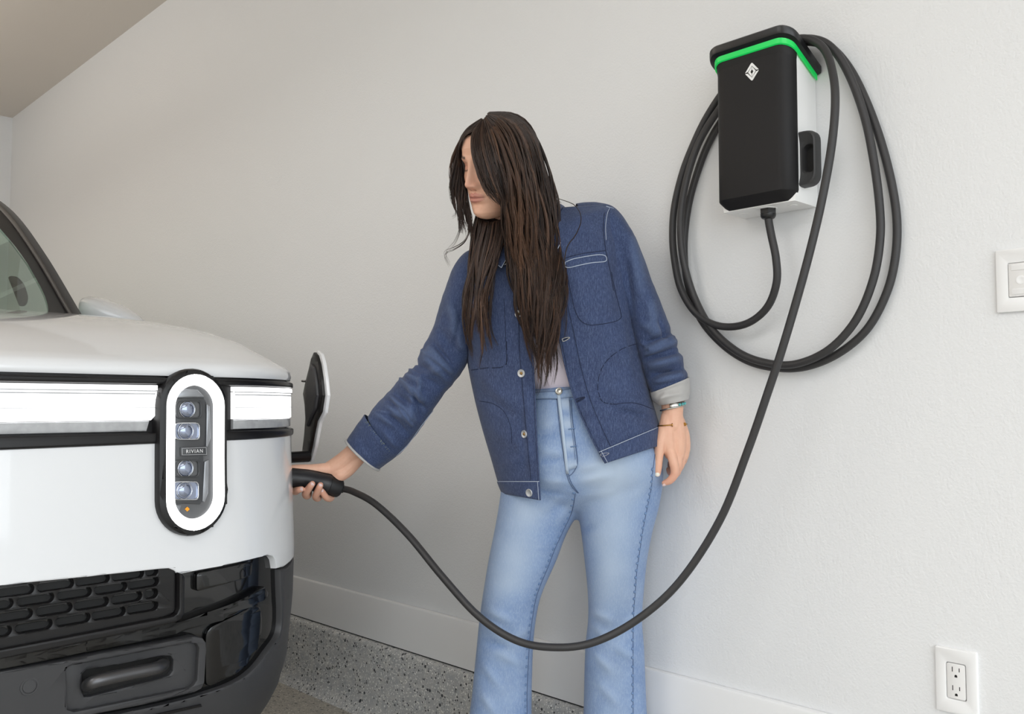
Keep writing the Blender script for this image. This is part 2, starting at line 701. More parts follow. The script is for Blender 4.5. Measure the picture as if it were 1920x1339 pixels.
def mirror(o, parent):
    c = o.copy()
    COL.objects.link(c)
    c.parent = None
    c.matrix_parent_inverse = Matrix.Identity(4)
    c.matrix_world = Matrix.Translation((2 * XC, 0, 0)) @ Matrix.Diagonal((-1, 1, 1, 1))
    MIRROR[o.name] = c
    p = MIRROR.get(parent.name)
    mw = c.matrix_world.copy()
    if p is not None:
        c.parent = p
        c.matrix_parent_inverse = Matrix.Identity(4)
        c.matrix_basis = Matrix.Identity(4)
    else:
        setpar(c, parent)
        c.matrix_basis = mw
    return c


def sym(a_list, z_list, off):
    return [[FM(a, z, off) if a >= 0 else (2 * XC - FM(-a, z, off)[0],) + tuple(FM(-a, z, off)[1:]) for a in a_list] for z in z_list]


A_S = np.concatenate([np.linspace(0, PA[23], 12), np.linspace(PA[23], A_END, 20)[1:], np.linspace(A_END, A_BACK, 26)[1:]])
A_F = np.concatenate([-A_S[::-1][:-1], A_S])
# gloss black core of the nose, running on round the body as the lower shell
V, F = grid(sym(A_F, [0.24, 0.28, 0.32, 0.38, 0.46, 0.54, 0.60, 0.66, 0.72, 0.80, 0.83, 0.90, 0.96, 1.0, 1.12], -0.004))
pc_ = np.array(FM(A_END - 0.045, 0.893))
F = [f for f in F if np.linalg.norm(np.mean([V[i] for i in f], axis=0) - pc_) > 0.095]
mk('lower_shell', V, F, M_GLOSS, CAR, angle=180)

ZT = 1.118                                         # hood edge above the lamp band
# ---- hood and wings: rows swept back from the nose, each a little higher and narrower
rows = [(0.004, ZT + 0.002, 0.000), (0.000, ZT + 0.010, 0.000), (0.004, ZT + 0.022, 0.000), (0.018, ZT + 0.033, 0.004), (0.05, ZT + 0.046, 0.012), (0.10, ZT + 0.066, 0.022),
        (0.20, ZT + 0.104, 0.036), (0.36, ZT + 0.142, 0.050), (0.56, ZT + 0.172, 0.060), (0.80, ZT + 0.200, 0.068), (1.02, ZT + 0.222, 0.076), (1.22, ZT + 0.238, 0.085)]
HP = []
for dy, z, ins in rows:
    r_ = []
    for a in A_F[(A_F > -A_END - 0.9) & (A_F < A_END + 0.9)]:
        s = 1 if a >= 0 else -1
        x, y, _ = FM(abs(a), 1.0, 0.010)
        u = (x - XC) * (1 - ins)
        k = min(1.0, max(0.0, (abs(a) - PA[23]) / (A_END - PA[23])))
        zz = z - 0.012 * (1 - (u / HW) ** 2) * min(1, dy / 0.3)
        r_.append((XC + s * u, min(y + dy, Y0 + 1.62), zz))
    HP.append(r_)
mk('hood', *grid(HP), M_PAINT, CAR, angle=180)
# side body behind the nose
for sgn in (1, -1):
    ys = np.linspace(Y0 + 1.2, Y0 + 4.86, 20)
    G = [[(XC + sgn * u, y, z) for y in ys] for u, z in ((1.012, 0.5), (1.016, 0.75), (1.012, 1.0), (0.99, 1.13), (0.955, 1.25), (0.92, 1.305), (0.80, 1.325))]
    mk('side_panel', *grid(G), M_PAINT, CAR, angle=180)

# ---- white bumper cover under the lamp band
zb = 0.982
lower = [(0, 1098), (150, 1083), (300, 1067), (316, 1066), (326, 1070), (332, 1076), (340, 1076), (420, 1060), (500, 1041), (510, 1043), (515, 1050), (518, 1066), (530, 1063)]
low = [fz(*p, off=0.01) for p in lower]
top = [fz(p, q, off=0.01) for p, q in ((0, 828), (300, 826), (432, 822), (500, 813), (535, 806))]
print('bumper top z', [round(t[1], 3) for t in top], 'low', [round(t[1], 3) for t in low])
outer = [(0.0, low[0][1])] + low + [(A_END - 0.10, low[-1][1] + 0.012), (A_END + 0.02, low[-1][1] + 0.05), (A_END + 0.5, low[-1][1] + 0.06), (A_END + 0.5, zb), (A_END - 0.02, zb)] + [t for t in top[::-1]] + [(0.0, top[0][1])]
ap, zp = A_END - 0.045, 0.893
port = rrect(0.13, 0.13, 0.03, 5, ap, zp)
car_patch('bumper_cover', outer, [port], -0.01, 0.012, M_PAINT, rnd=0.003)

G = [[FM(a, z, o) for a, z in rrect(0.13 * k, 0.13 * k, 0.03, 5, ap, zp)] for k, o in ((1.0, 0.010), (1.0, -0.06))]
V, F = grid(G, cv=True)
F.append(tuple(range(len(G[0]), 2 * len(G[0]))))
mk('charge_port', V, F, M_PIANO, CAR, angle=50)

# ---- lamp band: black trim, white light bar, clear lower strip
car_patch('lamp_band_trim', [(0, zb - 0.012), (A_END + 0.06, zb - 0.008), (A_END + 0.06, ZT + 0.006), (0, ZT + 0.006)], [], -0.02, 0.001, M_PIANO)
aL, aR, aE = fz(289, 760)[0], fz(432, 760)[0], A_END - 0.065
zc1, zc2, zc3, zc4 = ZT - 0.018, ZT - 0.030, ZT - 0.088, ZT - 0.110
print('bar z from photo', [round(fz(150, p)[1], 3) for p in (707, 722, 735, 790, 812, 827)], [round(fz(500, p)[1], 3) for p in (727, 740, 746, 795, 806)])
for a0, a1, e in ((0.0, aL, 1), (aR, aE, 0)):
    lb = car_patch('light_bar', [(a0, zc3), (a1 - 0.012 * e, zc3), (a1, zc3 + 0.012), (a1, zc2), (a0, zc2)], [], 0.0, 0.012, M_GLOW, rnd=0.002)
    car_patch('upper_strip', [(a0, zc2 + 0.002), (a1, zc2 + 0.002), (a1, zc1), (a0, zc1)], [], 0.0, 0.015, M_GLOW, lb, rnd=0.002)
    car_patch('lower_strip', [(a0, zc4), (a1 - 0.02 * e, zc4), (a1 - 0.014 * e, zc3 - 0.001), (a0, zc3 - 0.001)], [], 0.0, 0.010, M_STRIP, lb, rnd=0.003)
    for zl_, h_ in ((zc2 + 0.0006, 0.0010), (zc2 - 0.0052, 0.0012), ((zc2 + zc3) / 2 - 0.004, 0.0006)):
        car_patch('lens_line', [(a0 + 0.002, zl_ - h_), (a1 - 0.004, zl_ - h_), (a1 - 0.004, zl_ + h_), (a0 + 0.002, zl_ + h_)], [], 0.006, 0.0128 if zl_ < zc2 else 0.0154, M_STRIP, lb)
    if not e:
        car_patch('end_lens', [(a1 - 0.03, zc4 + 0.004), (a1 + 0.022, zc4 + 0.01), (a1 + 0.022, zc1 - 0.006), (a1 + 0.001, zc1)], [], 0.0, 0.0125, M_CHROME, lb, rnd=0.002)
car_patch('trim_lip', [(0, ZT - 0.016), (A_END - 0.03, ZT - 0.016), (A_END - 0.03, ZT - 0.002), (0, ZT - 0.002)], [], 0.0, 0.017, M_PIANO, rnd=0.005)
car_patch('trim_lip', [(0, zb - 0.004), (A_END - 0.03, zb + 0.006), (A_END - 0.03, zb + 0.022), (0, zc4 - 0.001)], [], 0.0, 0.017, M_PIANO, rnd=0.005)

# ---- upright stadium headlamp
pc = fz(365, 850, 0.03)
hw = (fz(430, 850, 0.03)[0] - fz(300, 850, 0.03)[0]) / 2
ztop, zbot = fz(365, 691, 0.03)[1], fz(365, 1006, 0.03)[1]
ha, hz, hh = pc[0], (ztop + zbot) / 2, (ztop - zbot) / 2
print('headlamp', pc, hw, hh)
housing = car_patch('headlamp', stadium(ha, hz, hw, hh, 20), [stadium(ha + .002, hz, hw * 0.63, hh - hw * 0.40, 16)], 0.0, 0.030, M_PIANO, rnd=0.009, step=0.03, label='upright stadium headlamp with glowing white ring')
DM = hw * 0.14
car_patch('light_ring', stadium(ha + .003, hz, hw - DM, hh - DM, 20), [stadium(ha + .003, hz, hw * 0.59, hh - hw * 0.45, 16)], 0.01, 0.0315, M_GLOW, housing, rnd=0.004, step=0.03)
car_patch('lamp_back', stadium(ha + .003, hz, hw * 0.66, hh - hw * 0.40, 16), [], -0.002, 0.020, M_LAMPBG, housing, step=0.03)


def hm(px, py):
    return fz(px, py, 0.026)


def pxrect(x0, y0, x1, y1, r):
    return rpoly([hm(x0, y1), hm(x1, y1), hm(x1, y0), hm(x0, y0)], r, 5)


spine = [hm(*p) for p in ((327, 748), (383, 746), (387, 752), (386, 835), (381, 842), (381, 850), (383, 858), (381, 940), (376, 946), (325, 944))]
car_patch('module_carrier', spine, [], 0.018, 0.0245, M_LAMPDK, housing, rnd=0.002)
for i, (x0, y0, x1, y1) in enumerate(((329, 751, 377, 785), (326, 792, 374, 825), (326, 862, 373, 895), (323, 902, 372, 938))):
    pj = car_patch('projector', pxrect(x0, y0, x1, y1, 0.010), [pxrect(x0 + 2.5, y0 + 2.5, x1 - 2.5, y1 - 2.5, 0.008)], 0.020, 0.0295, M_CHROME if i % 2 else M_LAMPDK, housing, rnd=0.001)
    car_patch('lens_back', pxrect(x0 + 2, y0 + 2, x1 - 2, y1 - 2, 0.008), [], 0.020, 0.0255, M_LENS if i % 2 else M_LAMPBG, housing)
    c = hm((x0 + x1) / 2 - 2, (y0 + y1) / 2)
    p0, p1 = np.array(FM(c[0], c[1], 0.0)), np.array(FM(c[0], c[1], 1.0))
    nrm = (p1 - p0) / np.linalg.norm(p1 - p0)
    rl = 0.0165
    o = mk('lens', *lathe(p0 + nrm * 0.0245, nrm, [(0.0, rl), (0.004, rl * 0.96), (0.007, rl * 0.8), (0.009, rl * 0.5), (0.0098, rl * 0.15)], 20), M_LENS, housing, angle=180)
    mirror(o, housing)
    o = mk('lens_rim', *tube([p0 + nrm * 0.027 + rl * 1.02 * (math.cos(t) * np.array([nrm[1], -nrm[0], 0]) + math.sin(t) * np.array([0, 0, 1.0])) for t in np.linspace(0, 2 * np.pi, 25)], 0.0011, 6, False), M_CHROME, housing, angle=180)
    mirror(o, housing)
car_patch('reflector', [hm(*p) for p in ((388, 758), (394, 762), (396, 822), (390, 838), (387, 838))], [], 0.018, 0.0255, M_REFL, housing, rnd=0.002)
car_patch('reflector', [hm(*p) for p in ((384, 866), (392, 862), (391, 925), (384, 942), (380, 940))], [], 0.018, 0.0255, M_REFL, housing, rnd=0.002)
car_patch('reflector', [hm(*p) for p in ((333, 746), (336, 735), (350, 729), (372, 731), (384, 744))], [], 0.018, 0.0245, M_REFL, housing, rnd=0.002)
car_patch('reflector', [hm(*p) for p in ((325, 947), (341, 947), (336, 962), (328, 958))], [], 0.018, 0.0245, M_REFL, housing, rnd=0.002)
plate = car_patch('name_plate', [hm(*p) for p in ((338, 839), (387, 837), (388, 854), (338, 855))], [], 0.020, 0.0275, M_LAMPDK, housing, rnd=0.0008)
car_patch('plate_edge', [hm(*p) for p in ((340.5, 840.5), (386, 838.5), (387, 852.5), (340.5, 853.5))], [[hm(*p) for p in ((341.5, 841.3), (385.3, 839.4), (386.1, 851.8), (341.5, 852.7))]], 0.027, 0.0278, M_STRIP, housing, both=False)
tc_ = hm(364, 846.3)
wd = hm(381, 846)[0] - hm(348, 846)[0]
V, F = text_mesh('RIVIAN', 0.0115, lambda x, y: FM(tc_[0] + x * 0.90, tc_[1] + y * 0.92, 0.0282), spacing=1.25)
mk('lettering', V, F, M_LETTER, housing, smooth=False)
car_patch('amber_marker', [hm(*p) for p in ((349, 955), (353.5, 950.5), (358, 955), (353.5, 959.5))], [], 0.018, 0.0225, M_AMBER, housing, rnd=0.0008)

# ---- lower nose
gp = lambda *pts: [fz(*p, off=0.0) for p in pts]
# grille plate with slots
pills = [((-35, 353), (57, 339)), ((69, 100.5 + 1000 - 1000), None)]
Z = 3.3103
slots = []
for x0, x1, y in ((-60, 205, 342), (222, 447, 316), (460, 668, 288), (685, 880, 262), (893, 968, 240),
                  (-160, 75, 424), (90, 322, 400), (345, 556, 373), (575, 775, 343), (783, 972, 315),
                  (-40, 192, 492), (214, 437, 466), (450, 662, 434), (680, 868, 404), (884, 966, 380),
                  (-150, 66, 596), (84, 318, 566), (335, 548, 532), (560, 766, 500), (776, 968, 462)):
    p0, p1 = gp((max(x0, -30) / Z, 1000 + (y - (x0 - (x0 + x1) / 2) * 0.115) / Z))[0], gp((x1 / Z, 1000 + (y - (x1 - (x0 + x1) / 2) * 0.115) / Z))[0]
    slots.append((p0[0], p1[0], (p0[1] + p1[1]) / 2))
rows_z = [np.mean([s[2] for s in slots[i * 5:i * 5 + 5]]) for i in range(4)]
print('grille rows', [round(z, 3) for z in rows_z])
holes = []
gouter = gp((0, 1099), (315, 1066), (323, 1071), (325, 1080), (326, 1138), (322, 1148), (315, 1153), (0, 1216))
gx0 = 0.0
gouter = [(a, z + 0.022) if i < 3 else (a, z) for i, (a, z) in enumerate(gouter)]
gouter = [(gx0, gouter[-1][1])] + gouter[::-1] + [(gx0, gouter[0][1])]
gz0, gz1 = gouter[0][1], gouter[-1][1]
hp = 0.0092
pitch_a = np.median([s[1] - s[0] for s in slots[1:4] + slots[6:10]]) + 0.006
for i, zr in enumerate(rows_z):
    ss = [s for s in slots[i * 5:i * 5 + 5] if s[0] > 0.30]
    first = min(s[0] for s in ss)
    k = first - pitch_a
    while k > 0.02:                               # the same rhythm carried on to the middle of the nose
        ss.append((k, k + pitch_a - 0.006, zr))
        k -= pitch_a
    for a0, a1, _ in ss:
        if a1 - a0 < 0.022:
            continue
        c0, c1 = a0 + hp, a1 - hp
        zt_ = min(gz1, fz(315, 1066)[1] + 0.022, fz(160, 1083)[1] + 0.022) - 0.0045
        if zr - hp > zt_ - 0.006:
            continue
        holes.append([(c1 + hp * math.cos(t), min(zt_, zr + hp * math.sin(t))) for t in np.linspace(-math.pi / 2, math.pi / 2, 8)] + [(c0 + hp * math.cos(t), min(zt_, zr + hp * math.sin(t))) for t in np.linspace(math.pi / 2, 3 * math.pi / 2, 8)])
gr = car_patch('grille', gouter, holes, -0.003, 0.0095, M_PIANO, rnd=0.0025)
for h in holes:
    c = np.mean(h, axis=0)
    hw_ = (max(p[0] for p in h) - min(p[0] for p in h)) / 2
    V, F = patch2d([(c[0] + (p[0] - c[0]) * (1 - .003 / hw_), c[1] + (p[1] - c[1]) * .68 - .002) for p in h], [], -0.006, -0.0025, FM, 0.05)
    o = mk('grille_slot', V, F, M_DARK, gr, angle=30)
    mirror(o, gr)
# frame round the grille
car_patch('grille_surround', [(0.0, gz0 - 0.02)] + gp((318, 1166), (330, 1158), (336, 1148), (337, 1080)) + gp((333, 1074), (326, 1072)) + gp((326, 1138), (322, 1148), (315, 1153)) + [(0.0, gz0)], [], -0.003, 0.022, M_PIANO, rnd=0.004)
# ridge of the gloss beam
car_patch('bumper_beam', [(0, fz(0, 1252)[1])] + gp((0, 1252), (120, 1226), (240, 1203), (330, 1184), (420, 1158), (466, 1135), (489, 1122), (492, 1110), (486, 1099), (478, 1102), (420, 1130), (330, 1162), (240, 1180), (120, 1205), (0, 1228)) + [(0, fz(0, 1228)[1])], [], -0.003, 0.020, M_GLOSS, rnd=0.009)
# sunk gloss panel with a raised frame at the outer end
car_patch('air_curtain', gp(*rpoly([(383, 1180), (484, 1128), (490, 1175), (478, 1225), (446, 1262), (383, 1291)], 18, 5)), [], -0.003, 0.006, M_GLOSS, rnd=0.004)
car_patch('gloss_panel', gp(*rpoly([(364, 1074), (468, 1052), (466, 1080), (364, 1109)], 7, 4)), [], -0.003, 0.010, M_GLOSS, rnd=0.003)  # plain gloss black panel, no particular part meant
# matte corner and lower lip
corner = gp((518, 1068), *[tuple(q) for q in catmull([(519, 1100), (521, 1150), (517, 1188), (497, 1218), (468, 1254), (429, 1280), (362, 1303), (302, 1318), (226, 1334), (100, 1358), (0, 1374)], 5)])
zl = 0.255
corner = [(0.0, corner[-1][1])] + corner[::-1] + [(fz(530, 1065)[0], fz(530, 1065)[1] + 0.0), (A_END - 0.1, low[-1][1] + 0.010), (A_END + 0.02, low[-1][1] + 0.048), (A_END + 0.5, low[-1][1] + 0.058), (A_END + 0.5, zl), (0.0, zl)]
car_patch('bumper_corner', corner, [], -0.02, 0.011, M_MATTE, rnd=0.006)
car_patch('bumper_seam', gp((232, 1348), (370, 1318), (372, 1322), (240, 1352)), [], 0.0, 0.0165, M_PIANO, rnd=0.001)
# insert with sunk pocket and tow hook
ins = gp((0, 1254), (109, 1236), (181, 1221), (296, 1201), (354, 1190), (370, 1193), (377, 1202), (378, 1216), (374, 1276), (368, 1288), (356, 1294), (257, 1318), (120, 1344), (0, 1366))
pocket = gp((116, 1250), (128, 1243), (345, 1202), (358, 1204), (363, 1212), (359, 1272), (353, 1281), (343, 1287), (130, 1330), (118, 1326))
bi = car_patch('bumper_insert', [(0, ins[-1][1])] + ins[::-1] + [(0, ins[0][1])], [pocket], -0.003, 0.022, M_MATTE, rnd=0.004)
slot = gp((150, 1262), (158, 1254), (215, 1244), (300, 1229), (314, 1229), (319, 1236), (318, 1256), (312, 1264), (300, 1268), (165, 1303), (154, 1304), (150, 1297))
car_patch('pocket_floor', gp((112, 1248), (126, 1241), (347, 1200), (361, 1202), (366, 1212), (362, 1274), (355, 1284), (345, 1290), (128, 1333), (115, 1329)), [slot], -0.003, 0.012, M_MATTE, bi, rnd=0.005)
car_patch('pocket_hole', gp((148, 1250), (318, 1224), (322, 1264), (150, 1308)), [], -0.003, 0.002, M_DARK, bi)


def fo(px, py, off):
    a, z = fz(px, py, off)
    return np.array(FM(a, z, off))


hook = catmull([fo(163, 1284, 0.0), fo(165, 1285, 0.02), fo(172, 1281, 0.038), fo(190, 1275, 0.046), fo(240, 1264, 0.046), fo(285, 1255, 0.045), fo(300, 1250, 0.036), fo(305, 1246, 0.018), fo(306, 1244, 0.0)], 6)
o = mk('tow_hook', *tube(hook, 0.0125, 14), M_STEEL, CAR, angle=180)
mirror(o, CAR)
sc_ = fo(55, 1287, 0.022)
n_ = np.array(FM(fz(55, 1287)[0], 0.45, 1.0)) - np.array(FM(fz(55, 1287)[0], 0.45, 0.0))
o = mk('parking_sensor', *lathe(sc_ - n_ * 0.001, n_, [(0, 0.016), (0.0022, 0.0155), (0.0022, 0.0128), (0.0008, 0.0125), (0.0008, 0.0118), (0.002, 0.011)], 28), M_MATTE, CAR, angle=30)
mirror(o, CAR)

# ---- cabin: pillars, windscreen, roof, side glass
yb0, yb1, zb0, zb1 = Y0 + 1.18, Y0 + 1.98, 1.345, 1.87
Pb = at(152, 588, 2.86)
Pm = at(30, 405, 3.12)
PTOP = Pm + (Pm - Pb) * 0.42 + np.array([-0.03, 0.05, -0.03])
wb, wt = Pb[0] - XC, PTOP[0] - XC
print('pillar', Pb, Pm, PTOP, wb, wt)
pil = catmull([Pb + (Pb - Pm) * 0.12, Pb, Pb * 0.5 + Pm * 0.5 + np.array([0.004, 0, 0.012]), Pm, PTOP], 8)
for sgn in (1, -1):
    G = []
    T, N, B = frames(pil)
    dn = np.array([-0.55, -0.62, 0.55])
    for p, t in zip(pil, T):
        w = np.array([-1.0, 0, 0])
        w = w - t * (w @ t)
        w /= np.linalg.norm(w)
        h = np.cross(t, w)
        h = h if h[2] > 0 else -h
        ring = [p + w * 0.0 + h * 0.0, p + w * 0.010 + h * 0.014, p + w * 0.040 + h * 0.022, p + w * 0.050 + h * 0.014, p + w * 0.054 - h * 0.03, p + w * 0.01 - h * 0.05, p - w * 0.002 - h * 0.03]
        G.append([q if sgn > 0 else np.array([2 * XC - q[0], q[1], q[2]]) for q in ring])
    fix_normals(mk('a_pillar'.replace('a_', 'windscreen_'), *grid(G, cv=True, capu=True), M_PIANO, CAR, angle=50))


def ws(s, t):
    """windscreen surface: s across -1..1, t from the base (0) to the roof (1)"""
    i = t * (len(pil) - 1)
    k = min(int(i), len(pil) - 2)
    p = pil[k] + (pil[k + 1] - pil[k]) * (i - k)
    w = p[0] - XC - 0.05
    return np.array([XC + s * w, p[1] - 0.20 * (1 - s * s) * (1 - 0.3 * t), p[2] + 0.012 - 0.005 * (1 - s * s)])


mk('windscreen', *grid([[ws(s, t) for s in np.linspace(-1, 1, 33)] for t in np.linspace(0, 1, 12)]), M_GLASS, CAR, angle=180)
# black ceramic border of the windscreen
inner = []
for px, py in ((0, 430), (25, 462), (50, 496), (68, 526), (80, 550), (88, 572), (88, 590)):
    best = min(((abs(proj(ws(s, t))[0] - px) + abs(proj(ws(s, t))[1] - py), s, t) for s in np.linspace(0.6, 1, 41) for t in np.linspace(0, 1, 60)))
    inner.append((best[2], best[1]))
inner.sort()
it, is_ = [i[0] for i in inner], [i[1] for i in inner]
print('frit', [(round(a, 2), round(b, 3)) for a, b in inner])
for sgn in (1, -1):
    G = [[ws(sgn * s, t) + np.array([0, -0.002, 0.003]) for s in np.linspace(float(np.interp(t, it, is_)), 1.05, 6)] for t in np.linspace(0, 1, 24)]
    mk('glass_border', *grid(G), M_PIANO, CAR, angle=180)
G = [[ws(s, t) + np.array([0, -0.002, 0.003]) for s in np.linspace(-1, 1, 33)] for t in (0.0, 0.05)]
mk('glass_border', *grid(G), M_PIANO, CAR, angle=180)
# cowl under the glass, wiper
G = [[ws(s, 0.02) + np.array([0, -d * 0.15, -d * 0.03]) for s in np.linspace(-1, 1, 33)] for d in (0.0, 1.0)]
mk('cowl', *grid(G), M_MATTE, CAR, angle=180)
# roof and glasshouse
zr = PTOP[2]
yr0, yr1 = PTOP[1], Y0 + 4.5
ywid = PTOP[0] - XC
rs = []
for y, dz in ((yr0 - 0.05, -0.015), (yr0 + 0.1, 0.03), (yr0 + 0.6, 0.06), (yr0 + 1.6, 0.05), (yr1, 0.0)):
    rs.append([(XC + s * ywid, y - 0.16 * (1 - s * s) * (1 if y < yr0 + .3 else 0), zr + dz + 0.03 * (1 - s ** 4)) for s in np.linspace(-1, 1, 17)])
mk('roof', *grid(rs), M_PIANO, CAR, angle=180)
for sgn in (1, -1):
    xs0, xs1 = XC + sgn * (wb - 0.01), XC + sgn * (ywid - 0.005)
    G = [[(xs0 + (xs1 - xs0) * t, y, 1.32 + (zr - 1.32) * t) for y in np.linspace(Pb[1] + 0.05 + (yr0 - Pb[1]) * t, Y0 + 4.8 - 0.3 * t, 14)] for t in np.linspace(0, 1, 5)]
    mk('side_window', *grid(G), M_GLASS, CAR, angle=180)
    for y in (Y0 + 2.45, Y0 + 3.5):
        V, F = join([box(-0.02, 0.02, -0.05, 0.05, 0, 1)])
        V = [(xs0 + (xs1 - xs0) * v[2] + v[0], y + v[1], 1.32 + (zr - 1.32) * v[2]) for v in V]
        mk('door_pillar', V, F, M_PIANO, CAR, smooth=False)
mk('rear_window', *grid([[(XC + s * (ywid if z > 1.5 else 0.87), Y0 + 4.86 - (0.3 if z > 1.5 else 0), z) for s in (-1, 0, 1)] for z in (1.36, zr)]), M_GLASS, CAR, angle=180)
mk('tailgate', *grid([[(XC + s * 0.95, Y0 + 4.88, z) for s in (-1, 0, 1)] for z in (0.45, 1.37)]), M_PAINT, CAR, angle=180)
mk('dashboard', *box(XC - 0.85, XC + 0.85, Y0 + 1.5, Y0 + 1.9, 1.0, 1.32, 0.05, 3), M_INT, CAR)
mk('floor_pan', *box(XC - 0.9, XC + 0.9, Y0 + 1.2, Y0 + 4.7, 0.3, 0.36), M_DARK, CAR)
for su in (-0.42, 0.42):
    st = mk('seat', *join([box(XC + su - 0.26, XC + su + 0.26, Y0 + 2.2, Y0 + 2.75, 0.55, 0.85, 0.06, 3), box(XC + su - 0.25, XC + su + 0.25, Y0 + 2.62, Y0 + 2.8, 0.8, 1.42, 0.07, 3)]), M_INT, CAR)
    mk('headrest', *box(XC + su - 0.14, XC + su + 0.14, Y0 + 2.66, Y0 + 2.78, 1.44, 1.63, 0.05, 3), M_INT, st)
hc = at(33, 547, 3.25)
V, F = patch2d(rpoly([(-0.034, 0.055), (-0.010, 0.057), (0.018, 0.03), (0.034, -0.018), (0.030, -0.045), (0.012, -0.056)], 0.02, 5), [], -0.01, 0.01, lambda a, z, o: tuple(hc + rgt * a + np.array([0, 0, z]) - fwd * o), 1, 0.004)
mk('interior_oval', V, F, M_INT, CAR)  # dark oval plate inside the windscreen, no particular part meant

# ---- door mirrors
mc = at(216, 586, 3.30)
print('mirror centre', mc)
for sgn in (1, -1):
    G = []
    # sections across the mirror, from the inner end to the pointed outer end: (along px, top, bottom, depth)
    for px, yt, yb_, dp in ((162, 580, 600, 0.02), (163, 565, 603, 0.06), (168, 558, 604, 0.085), (178, 556, 606, 0.10), (195, 560, 608, 0.105), (218, 569, 610, 0.095), (240, 581, 611, 0.075), (258, 593, 611, 0.045), (269, 603, 610, 0.012)):
        pt, pb = at(px, yt, 3.30), at(px, yb_, 3.30)
        c, v = (pt + pb) / 2, (pt - pb) / 2
        ring = []
        for t in np.linspace(0, 2 * np.pi, 20, endpoint=False):
            cs, sn = math.cos(t), math.sin(t)
            e = 0.75
            q = c + v * math.copysign(abs(sn) ** e, sn) - fwd * (dp * math.copysign(abs(cs) ** e, cs))
            ring.append(q if sgn > 0 else np.array([2 * XC - q[0], q[1], q[2]]))
        G.append(ring)
    o = fix_normals(mk('door_mirror', *grid(G, cv=True, capu=True), M_PAINT, CAR, angle=60))
    q0 = at(186, 628, 3.3)
    q1 = np.array([XC + 0.9, q0[1] + 0.02, 1.27])
    P_ = [q0, (q0 + q1) / 2, q1]
    P_ = [p if sgn > 0 else np.array([2 * XC - p[0], p[1], p[2]]) for p in P_]
    mk('mirror_stalk', *tube(P_, 0.020, 10), M_MATTE, o)

# ---- wheels
WR = 0.405
for wy in (Y0 + 0.98, Y0 + 4.05):
    for sgn in (1, -1):
        xw = XC + sgn * 0.855
        t_ = fix_normals(mk('tyre', *lathe((xw, wy, WR), (sgn, 0, 0), [(-0.13, 0.27), (-0.135, 0.33), (-0.125, 0.385), (-0.10, WR), (0.10, WR), (0.125, 0.385), (0.135, 0.33), (0.13, 0.27)], 48), M_TYRE, CAR, angle=50))
        w = fix_normals(mk('rim', *lathe((xw, wy, WR), (sgn, 0, 0), [(0.10, 0.275), (0.132, 0.272), (0.125, 0.255), (0.09, 0.24), (0.08, 0.07), (0.10, 0.06), (0.105, 0.0001)], 48), M_RIM, t_, angle=40))
        mk('wheel_arch', *lathe((XC + sgn * 1.010, wy, WR), (sgn, 0, 0), [(-0.02, 0.50), (0.012, 0.50), (0.012, 0.44), (-0.02, 0.43)], 48), M_MATTE, CAR, angle=40)

# ---- charge flap standing open on its hinge arm
FLD = 2.46
al = math.radians(74)
fc = at(587, 760, FLD)
vd = (fc - CAM) * np.array([1, 1, 0])
vd /= np.linalg.norm(vd)
vr = np.array([vd[1], -vd[0], 0.0])
e_ = math.cos(al) * vr - math.sin(al) * vd
n_ = -math.sin(al) * vr - math.cos(al) * vd


def flap(px, py):
    v = (760 - py) / FPX * FLD
    s = (px - 587) / FPX * FLD / math.cos(al)
    return (s, v)


def flapmap(a, z, o):
    bow = -0.25 * a * a
    return tuple(fc + e_ * a + np.array([0, 0, z]) + n_ * (o + bow))


fo_ = [flap(*p) for p in ((589, 661), (594, 668), (598, 684), (602, 712), (604.5, 742), (601, 772), (593, 790), (585, 836), (579, 866), (569, 866), (568, 846), (572, 815), (574, 785), (572, 760), (568, 738), (573, 715), (580, 690), (584, 672))]
fo2 = [flap(*p) for p in ((590, 658), (597, 666), (601, 683), (605, 712), (607.5, 742), (604, 774), (596, 792), (589, 836), (581, 868), (571, 868), (572, 846), (575, 815), (577, 785), (575, 760), (571, 738), (575, 715), (582, 690), (586, 670))]
fl = mk('charge_flap', *patch2d(fo2, [], -0.012, -0.004, flapmap, 0.03, 0.003), M_PAINT, CAR, angle=35, label='white charge port flap with black lining')
mk('flap_lining', *patch2d(fo_, [], -0.006, 0.004, flapmap, 0.03, 0.003), M_PIANO, fl, angle=35)
rib = [flap(*p) for p in ((588, 682), (593, 690), (597, 716), (599, 742), (596, 766), (588, 784), (582, 800), (579, 786), (578, 760), (576, 742), (580, 716), (584, 694))]
mk('flap_rib', *patch2d(rib, [], 0.0, 0.010, flapmap, 0.03, 0.004), M_MATTE, fl, angle=35)
pn = fc + e_ * flap(571, 714)[0] + np.array([0, 0, flap(571, 714)[1]])
mk('latch_pin', *tube([pn + e_ * 0.01, pn - rgt * 0.008 + np.array([0, 0, 0.001])], 0.003, 8), M_PIANO, fl)
h1 = at(578, 856, FLD)
h0 = h1 + np.array([-0.16, 0.0, 0.0])
mk('flap_hinge_arm', *tube([h0, h0 * 0.5 + h1 * 0.5, h1], 0.0155, 14), M_PIANO, CAR, angle=60)

